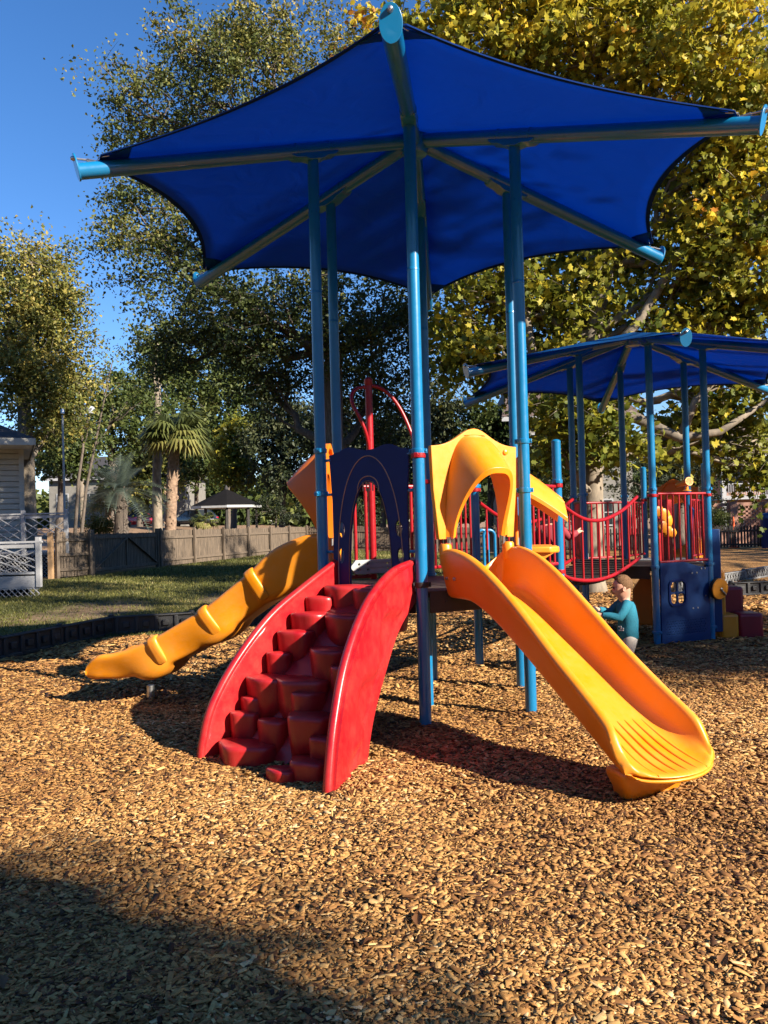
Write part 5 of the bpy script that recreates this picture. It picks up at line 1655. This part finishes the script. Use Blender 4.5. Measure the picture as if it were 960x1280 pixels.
# ---- palms
def palm(name, label, b, z_top, r0, nf, length, fan, leafm, bark, seed, lean=(0, 0), droop=1.0, boots=False):
    rr = random.Random(seed)
    root = thing(name, label, 'palm tree', b)
    H = z_top - b[2]
    t = MB(); n = 16; pts = []; rad = []
    for i in range(n + 1):
        u = i / n
        pts.append(Vector((lean[0] * u * u, lean[1] * u * u, H * u - .1))); rad.append(r0 * (1.15 - .15 * u) * (1 + (.10 * (i % 2) if boots else .03 * (i % 2))))
    t.tube(pts, rad, 14)
    if boots:
        for i in range(60):
            u = rr.uniform(.25, 1); a = rr.uniform(0, 2 * PI)
            c = Vector((lean[0] * u * u, lean[1] * u * u, H * u)); d = Vector((math.cos(a), math.sin(a), 0))
            t.tube([c + d * r0 * .8, c + d * r0 * 1.5 + Vector((0, 0, .16))], [.05, .02], 5)
    t.build('trunk', bark, root, angle=180)
    top_ = Vector((lean[0], lean[1], H))
    V_, L_, S_, T_ = [], [], [], []

    def quad(a, b_, c, d, tn_):
        o = len(V_); V_.extend([a, b_, c, d]); L_.extend([o, o + 1, o + 2, o + 3]); S_.append(4); T_.extend([tn_] * 4)
    for i in range(nf):
        a = rr.uniform(0, 2 * PI); el = math.asin(rr.uniform(-.45 * droop, 1)); tn_ = min(1, max(0, .45 + .3 * math.sin(el) * -1 + rr.uniform(-.25, .25)))
        d = Vector((math.cos(a) * math.cos(el), math.sin(a) * math.cos(el), math.sin(el)))
        side = d.cross(Vector((0, 0, 1)));
        if side.length < .05: side = Vector((1, 0, 0))
        side.normalize(); upv = side.cross(d)
        Lf = length * rr.uniform(.75, 1.1)
        if fan:
            st = Lf * .45
            e = top_ + d * st
            quad(top_ - side * .015, top_ + side * .015, e + side * .01, e - side * .01, .3)
            for j in range(15):
                th = (j / 14 - .5) * R(200)
                bd = (d * math.cos(th) + side * math.sin(th)).normalized()
                bl = Lf * .6 * (1 - .25 * abs(j / 14 - .5) * 2)
                m1 = e + bd * bl * .6 + upv * .05 * Lf; tip = e + bd * bl + Vector((0, 0, -.22 * Lf * rr.uniform(.5, 1.3)))
                w_ = .035 * Lf; sd_ = bd.cross(upv).normalized()
                quad(e, e, m1 + sd_ * w_, m1 - sd_ * w_, tn_); quad(m1 - sd_ * w_, m1 + sd_ * w_, tip, tip, tn_)
        else:
            pr = None; n2 = 14
            for j in range(n2 + 1):
                u = j / n2
                p = top_ + d * Lf * u + Vector((0, 0, -.55 * Lf * u * u * droop * math.cos(el)))
                if pr is not None:
                    quad(pr - side * .012, pr + side * .012, p + side * .01, p - side * .01, .3)
                    ll = Lf * .28 * math.sin(PI * min(1, u * .92 + .08)) + .02
                    for s_ in (-1, 1):
                        for q in (0, .5):
                            o_ = pr.lerp(p, q); tip = o_ + (side * s_ * .85 + d * .55 + upv * .25).normalized() * ll + Vector((0, 0, -.25 * ll)); dw = (p - pr).normalized() * .016
                            quad(o_ - dw, o_ + dw, tip, tip, tn_)
                pr = p
    V_ = [tuple(v + Vector((0, 0, 0))) for v in V_]
    me = raw_mesh('fronds', np.array(V_), 4, np.array(L_), np.array(S_), leafm, {'tint': np.array(T_)})
    link('fronds', me, root)
    return root


b_ = base(213, 38); palm('fan_palm', 'tall fan palm with shaggy brown trunk and round green head left of the gazebo', b_, at(226, 548, 38).z, .23, 64, 2.0, True, M['palmleaf'], M['palmbark'], 3, lean=(.35, 0), boots=True)
b_ = base(152, 36); palm('feather_palm', 'grey green feather palm with dark stout trunk behind the gate', b_, at(156, 612, 36).z, .26, 46, 2.5, False, M['bluepalm'], M['bark'], 5, boots=True, droop=.9)
b_ = base(136, 44); palm('fan_palm', 'short bright fan palm left of the feather palm', b_, at(138, 630, 44).z, .15, 30, 1.3, True, M['palmleaf'], M['palmbark'], 8)
b_ = base(256, 36); palm('fan_palm', 'low fan palm tuft behind the fence left of the gazebo', b_, at(236, 652, 36).z, .1, 16, .8, True, M['palmleaf'], M['palmbark'], 9)
# straight pale trunk whose crown merges into the trees above
bx, by, bz_ = base(197, 40)
tree('pine_tree', 'straight pale trunk tree between the two larger palms', [(bx, by, bz_, .24), w3(196, 590, 40, .21), w3(197, 500, 40, .17), w3(196, 420, 40, .08)], [blob(196, 470, 40, 40, 46, 26), blob(185, 430, 40, 30, 30, 14), blob(205, 540, 40.5, 34, 18, 10)],
     M['greenleaf'], M['palebark'], .2, 70, .5, seed=91, tint=(.5, .15, .15))

# far wood, one mass
def wood():
    n = 52000
    rg = np.random.default_rng(5)
    a = rg.uniform(-.75, .75, n); Yv = rg.uniform(88, 118, n)
    x = a * Yv
    prof = 7.2 + 2.2 * np.sin(a * 23) + 1.6 * np.sin(a * 51 + 1) + 1.2 * np.sin(a * 97 + 2)
    z = 1.5 + prof * rg.random(n) ** .8 * (.6 + .4 * rg.random(n))
    # unseen ring of wood added to cut sky light and bounce warm light
    n2 = 34000
    th = rg.uniform(R(138), R(402), n2); dist = rg.uniform(36, 48, n2)
    hh = 13 + 2.5 * np.sin(th * 9) + 2 * np.sin(th * 21 + 1)
    x = np.concatenate([x, dist * np.cos(th)]); Yv = np.concatenate([Yv, dist * np.sin(th) + 8]); z = np.concatenate([z, .3 + hh * rg.random(n2)]); a = np.concatenate([a, th])
    n = n + n2
    P_ = np.stack([x, Yv, z], 1)
    nb = rg.normal(size=(n, 3)); nb[:, 2] += .4
    v, l, s, k = leaf_quads(P_, rg.uniform(.5, 1.1, n), nb, aspect=.8)
    t = np.clip(.4 + .2 * np.sin(a * 40) + rg.normal(0, .15, n) + .45 * (np.arange(n) >= n - n2), 0, 1)  # ring leaves made paler to bounce warmer light into the shade
    o = link('far_woodland', raw_mesh('far_woodland', v, k, l, s, M['greenleaf'], {'tint': np.repeat(t, k)}))
    tag(o, 'distant belt of mixed green woodland along the horizon, plus an unseen ring added to soften the sky light', 'woods', kind='stuff')


wood()

# unseen trees added on the sunny side, crowns placed for the shade they throw
def at_sun(x, y, t, dz=0):
    p = Vector((x, y, 0)) + SUNV * t
    return p


def shade_tree(lb, spots, leafm, seed, bx, by, nleaf=70):
    bl = []
    for (x, y, t, r_, nc) in spots:
        rx_, ry_ = r_ if isinstance(r_, tuple) else (r_, r_)
        p = at_sun(x, y, t); bl.append((p.x, p.y, p.z, rx_, ry_, min(rx_, ry_) * .75, nc))
    tree('shade_tree', lb, [(bx, by, g1(bx, by), .3), (bx, by, 3, .25), (bx + .2, by, 6, .18), (bx + .3, by + .2, 8.5, .1)], bl, M[leafm], M['bark'], .17, nleaf, .5, seed=seed, tint=(.4, .15, .1), branches=1.5)


shade_tree('unseen leafy tree right of the camera, a guess added for its shade', [(-2.4, 2.9, 20, .7, 22), (-1.5, 2.75, 20, .6, 18), (-1.0, 2.35, 20, .5, 12), (-.8, 1.9, 20, .35, 6), (-1.7, 1.8, 19, .8, 26), (-3.6, 3.0, 21, 1.0, 24)], 'oakleaf', 101, 14, -8.5, 66)
shade_tree('unseen leafy tree beyond the right edge, a guess added for its shade', [(3.0, 8.5, 21, .8, 16), (4.2, 9.2, 21, 1.1, 34), (5.4, 9.9, 21, 1.2, 34), (3.4, 10.3, 22, .8, 16), (4.6, 11.3, 22, 1.0, 22), (3.6, 7.6, 20, .6, 5), (6, 12.6, 22, 1.3, 22), (8, 17.5, 22, (3, .7), 24), (10, 22, 23, (3.5, .8), 26), (8, 27, 24, (4, 1.0), 26), (14, 31, 24, (4, 1.0), 22), (10, 14.5, 22, (2.5, .5), 16)], 'oakleaf', 102, 24, -1.5)
shade_tree('unseen tall leafy tree farther right, a guess added for its shade', [(-7.5, 13.2, 27, .9, 14), (-4.6, 14.2, 27, .8, 14), (-6.2, 17.2, 27, 1.0, 16), (-3.8, 18.6, 27, .9, 14), (-8.5, 21, 28, 1.3, 18), (-5, 22.5, 28, 1.2, 18), (-9, 26, 28, 1.3, 16), (-7, 31, 29, 1.6, 18), (-6, 37, 29, 1.8, 20), (-11, 23, 28, 1.0, 10), (-9.0, 18.3, 28, (1.2, .8), 16), (-12.5, 25.5, 29, 1.8, 20)], 'oakleaf', 103, 17, 3)

# ================================================================= people
def skin_obj(name, nodes, edges, m, parent, levels=2, root='pelvis'):
    keys = list(nodes); ix = {k: i for i, k in enumerate(keys)}
    me = bpy.data.meshes.new(name)
    me.from_pydata([nodes[k][0] for k in keys], [(ix[a], ix[b]) for a, b in edges], [])
    o = bpy.data.objects.new(name, me); COL.objects.link(o)
    o.modifiers.new('skin', 'SKIN')
    sv = me.skin_vertices[0].data
    for k in keys:
        r_ = nodes[k][1]
        sv[ix[k]].radius = r_ if isinstance(r_, tuple) else (r_, r_)
        sv[ix[k]].use_root = (k == root)
    s = o.modifiers.new('sub', 'SUBSURF'); s.levels = levels; s.render_levels = levels
    o.modifiers['skin'].use_smooth_shade = True
    dg = bpy.context.evaluated_depsgraph_get(); dg.update()
    nm = bpy.data.meshes.new_from_object(o.evaluated_get(dg))
    bpy.data.objects.remove(o)
    nm.materials.clear(); nm.materials.append(m)
    nm.polygons.foreach_set('use_smooth', [True] * len(nm.polygons))
    return link(name, nm, parent)


def hand_nodes(nd, ed, tag_, wrist, d, side, upv):
    """palm with four unequal, slightly curled fingers and a thumb"""
    d = Vector(d).normalized(); side = Vector(side).normalized(); upv = Vector(upv).normalized()
    w_ = Vector(nd[wrist][0])
    pk = tag_ + 'palm'; nd[pk] = (tuple(w_ + d * .035), (.020, .013)); ed.append((wrist, pk))
    for i, (o, L) in enumerate(((-.015, .036), (-.005, .042), (.005, .040), (.015, .030))):
        a, b = tag_ + 'f%da' % i, tag_ + 'f%db' % i
        p = w_ + d * .052 + side * o
        nd[a] = (tuple(p), .0066); nd[b] = (tuple(p + d * L * .55 - upv * L * .12), .0060)
        c = tag_ + 'f%dc' % i; nd[c] = (tuple(p + d * L * .8 - upv * L * .55), .0052)
        ed += [(pk, a), (a, b), (b, c)]
    t1, t2 = tag_ + 't1', tag_ + 't2'
    nd[t1] = (tuple(w_ + d * .035 + upv * .022 + side * .004), .0075); nd[t2] = (tuple(w_ + d * .062 + upv * .026), .0062)
    ed += [(pk, t1), (t1, t2)]


def child(label, loc, rz, J, shirt, pants, hair=True):
    t = thing('person', label, 'person', loc, rz)
    nd = {}; ed = []
    for k, (p, r_) in J.items(): nd[k] = (p, r_)
    ed += [('pelvis', 'spine'), ('spine', 'chest'), ('chest', 'neck'), ('neck', 'jaw'), ('jaw', 'head'), ('head', 'crown'), ('jaw', 'nose')]
    for s in ('l', 'r'):
        ed += [('chest', s + 'sh'), (s + 'sh', s + 'el'), (s + 'el', s + 'wr'), ('pelvis', s + 'hip'), (s + 'hip', s + 'kn'), (s + 'kn', s + 'an'), (s + 'an', s + 'toe')]
        e, w_ = Vector(J[s + 'el'][0]), Vector(J[s + 'wr'][0])
        d = (w_ - e).normalized()
        hand_nodes(nd, ed, s, s + 'wr', d, Vector((0, 1, 0)).cross(d).cross(d) * (1 if s == 'l' else -1), Vector((0, 0, 1)) if abs(d.z) < .8 else Vector((1, 0, 0)))
    body = skin_obj('body', nd, ed, M['skin'], t)
    V3 = lambda k: Vector(J[k][0])
    up_t = (V3('chest') - V3('pelvis')).normalized(); fwd = Vector((1, 0, 0)); fwd = (fwd - up_t * fwd.dot(up_t)).normalized()

    def ring(c, ax, ay, n=24, wob=0):
        return [Vector(c) + fwd * (ax * math.cos(2 * PI * j / n)) + Vector((0, 1, 0)) * (ay * math.sin(2 * PI * j / n)) + up_t * (wob * math.sin(3 * 2 * PI * j / n + 1)) for j in range(n)]
    pel, spi, che, nec = V3('pelvis'), V3('spine'), V3('chest'), V3('neck')
    sh = MB()
    sh.rings([ring(pel - up_t * .055, .088, .105, wob=.006), ring(pel - up_t * .05, .098, .115, wob=.006), ring(pel + up_t * .03, .098, .112), ring(spi, .098, .108), ring(spi.lerp(che, .6), .096, .108), ring(che + up_t * .01, .090, .108),
              ring(che + up_t * .045, .074, .092), ring(che.lerp(nec, .72), .052, .058), ring(che.lerp(nec, .86), .046, .048), ring(che.lerp(nec, .86) - up_t * .012, .040, .042)])
    for s in ('l', 'r'):
        a_, e_, w_ = V3(s + 'sh'), V3(s + 'el'), V3(s + 'wr')
        inn = a_.lerp(che, .45)
        sh.tube([inn, a_, a_.lerp(e_, .5), e_ + (e_ - a_.lerp(w_, .5)) * .06, e_.lerp(w_, .5), e_.lerp(w_, .86), e_.lerp(w_, .9)], [.058, .052, .047, .043, .037, .031, .028], 16)
    sh.build('shirt', shirt, t, angle=180)
    tr = MB()
    tr.rings([ring(pel + up_t * .05, .075, .09), ring(pel, .086, .10), ring(pel - up_t * .05, .088, .104), ring(pel - up_t * .09, .06, .08)])
    for s in ('l', 'r'):
        h_, k_, n_ = V3(s + 'hip'), V3(s + 'kn'), V3(s + 'an')
        tr.tube([h_ + up_t * .05, h_, h_.lerp(k_, .5), k_, k_.lerp(n_, .5), k_.lerp(n_, .85), k_.lerp(n_, 1.0)], [.05, .074, .066, .056, .050, .044, .040], 16)
    tr.build('trousers', pants, t, angle=180)
    for s in ('l', 'r'):
        a, b = Vector(J[s + 'an'][0]), Vector(J[s + 'toe'][0])
        sn = {'heel': (tuple(a + Vector((-.02, 0, -.022))), .030), 'mid': (tuple(a.lerp(b, .5) + Vector((0, 0, -.008))), .029), 'toe': (tuple(b + Vector((.008, 0, 0))), .025)}
        skin_obj('shoe', sn, [('heel', 'mid'), ('mid', 'toe')], M['greymetal'], t, root='mid')
    # hair: cap over the skull with a ragged edge, ears, eyes, mouth
    H = Vector(J['head'][0]); fw = (Vector(J['nose'][0]) - Vector(J['jaw'][0])); fw.z = 0; fw.normalize(); sd = Vector((-fw.y, fw.x, 0))
    hm = MB(); rings = []; NA = 40
    for i in range(13):
        ring = []
        for j in range(NA):
            a = 2 * PI * j / NA
            front = max(0, math.cos(a))
            low = -.34 - .50 * max(0, -math.cos(a)) + 1.0 * front ** 1.1 + .04 * math.sin(7 * a) + .03 * math.sin(13 * a + 1)
            el = PI / 2 + (math.asin(max(-.95, min(.9, low))) - PI / 2) * (i + .4) / 12.4
            r_ = (.097 + .003 * math.sin(9 * a + i) + .002 * math.sin(23 * a))
            ring.append(H + Vector((0, 0, .006)) + fw * (r_ * 1.0 * math.cos(el) * math.cos(a) - .009) + sd * (r_ * .88 * math.cos(el) * math.sin(a)) + Vector((0, 0, r_ * .98 * math.sin(el))))
        rings.append(ring)
    hm.rings(rings, True, False); hm.f.append(tuple(range(NA))); hm.fm.append(0)
    ho = hm.build('hair', M['hair'], t, angle=180)
    sdm = ho.modifiers.new('thick', 'SOLIDIFY'); sdm.thickness = .006
    for s in (-1, 1):
        e = MB(); c = H + sd * (s * .090) + fw * .004 + Vector((0, 0, -.035))
        e.rings([[c + fw * (.018 * q * math.cos(a)) + Vector((0, 0, .026 * q * math.sin(a))) + sd * (s * x) for a in np.linspace(0, 2 * PI, 14, endpoint=False)] for q, x in ((.7, -.012), (1, .004), (.9, .012), (.4, .006))])
        e.build('ear', M['skin'], t, angle=180)
        e = MB(); c = H + fw * .090 + sd * (s * .034) + Vector((0, 0, -.022)); e.lathe([(.0, -.009), (.008, -.005), (.010, 0), (.008, .005), (0, .009)], 10, c=c); e.build('eye', M['dark'], t, angle=180)
    mo = MB(); c = H + fw * .088 + Vector((0, 0, -.078)); mo.tube([c - sd * .018 - fw * .006, c, c + sd * .018 - fw * .006], .006, 8); mo.build('mouth', M['maroon'], t)
    return t


J = {'pelvis': ((-.035, 0, .40), .062), 'spine': ((-.04, 0, .52), .062), 'chest': ((-.022, 0, .655), .064), 'neck': ((-.004, 0, .73), .040), 'jaw': ((.022, 0, .785), .070), 'head': ((.010, 0, .868), .100), 'crown': ((.000, 0, .93), .068), 'nose': ((.104, 0, .832), .013),
     'lsh': ((-.01, .095, .69), .036), 'lel': ((.075, .125, .575), .028), 'lwr': ((.245, .075, .590), .021),
     'rsh': ((-.01, -.095, .69), .036), 'rel': ((.10, -.11, .60), .028), 'rwr': ((.245, -.03, .635), .021),
     'lhip': ((-.035, .055, .35), .055), 'lkn': ((.0, .062, .20), .040), 'lan': ((-.055, .066, .055), .026), 'ltoe': ((.035, .072, .024), .024),
     'rhip': ((-.035, -.055, .35), .055), 'rkn': ((.07, -.06, .215), .040), 'ran': ((.06, -.062, .055), .026), 'rtoe': ((.15, -.066, .024), .024)}
KX, KY = 2.30, 7.9
kid = child('toddler with short brown hair in teal long sleeved shirt and light grey trousers', (KX, KY, g1(KX, KY) + .005), PI, J, M['teal'], M['pants'])
pr = MB()
for (x, z, w_, h_) in ((0, 0, .05, .012), (-.008, .018, .035, .012), (.012, .034, .03, .012)): pr.box((x, 0, z), (w_, .004, h_))
pr = pr.build('shirt_print', M['whitecloth'], kid); pr.location = (.050, .072, .44); pr.rotation_euler = (0, 0, R(-38))
# toy truck in the hands
ty = thing('toy_truck', 'small black toy held in the hands of the toddler', 'toy', (KX - .318, KY - .02, g1(KX, KY) + .62), PI + .15)
ty.rotation_euler = (0, R(28), PI + .15)
b = MB(); b.box((0, 0, 0), (.13, .05, .026)); b.box((.035, 0, .03), (.045, .046, .04)); b.box((-.025, 0, .024), (.065, .05, .03)); b.build('truck_body', M['black'], ty, bevel=.006)
b = MB(); b.box((.055, 0, .034), (.008, .038, .022)); b.build('windscreen', M['chrome'], ty)
for x in (-.04, .042):
    for y in (-.028, .028):
        b = MB(); b.lathe([(.006, -.008), (.019, -.008), (.02, 0), (.019, .008), (.006, .008)], 14, c=(x, y, -.014), axis='Y'); b.build('wheel', M['tyre'], ty)

# second child, crouching on the bridge deck behind the capped post
J2 = {'pelvis': ((-.06, 0, .20), .078), 'spine': ((-.03, 0, .29), .078), 'chest': ((.03, 0, .38), .08), 'neck': ((.075, 0, .455), .04), 'jaw': ((.11, 0, .51), .058), 'head': ((.105, 0, .585), .09), 'crown': ((.095, 0, .64), .06), 'nose': ((.185, 0, .55), .012),
      'lsh': ((.04, .095, .42), .038), 'lel': ((.13, .12, .30), .030), 'lwr': ((.22, .07, .22), .021),
      'rsh': ((.04, -.095, .42), .038), 'rel': ((.05, -.20, .33), .030), 'rwr': ((.12, -.31, .37), .021),
      'lhip': ((-.03, .055, .19), .06), 'lkn': ((.14, .085, .24), .042), 'lan': ((.02, .075, .055), .028), 'ltoe': ((.11, .08, .024), .023),
      'rhip': ((-.03, -.055, .19), .06), 'rkn': ((.14, -.075, .24), .042), 'ran': ((.02, -.075, .055), .028), 'rtoe': ((.11, -.08, .024), .023)}
q = at(690, 700, 8.35)
child('child crouching behind the capped blue post with one arm reaching for a red bar', (q.x, 8.35, 1.0), PI * .52, J2, M['darkred'], M['navy'])
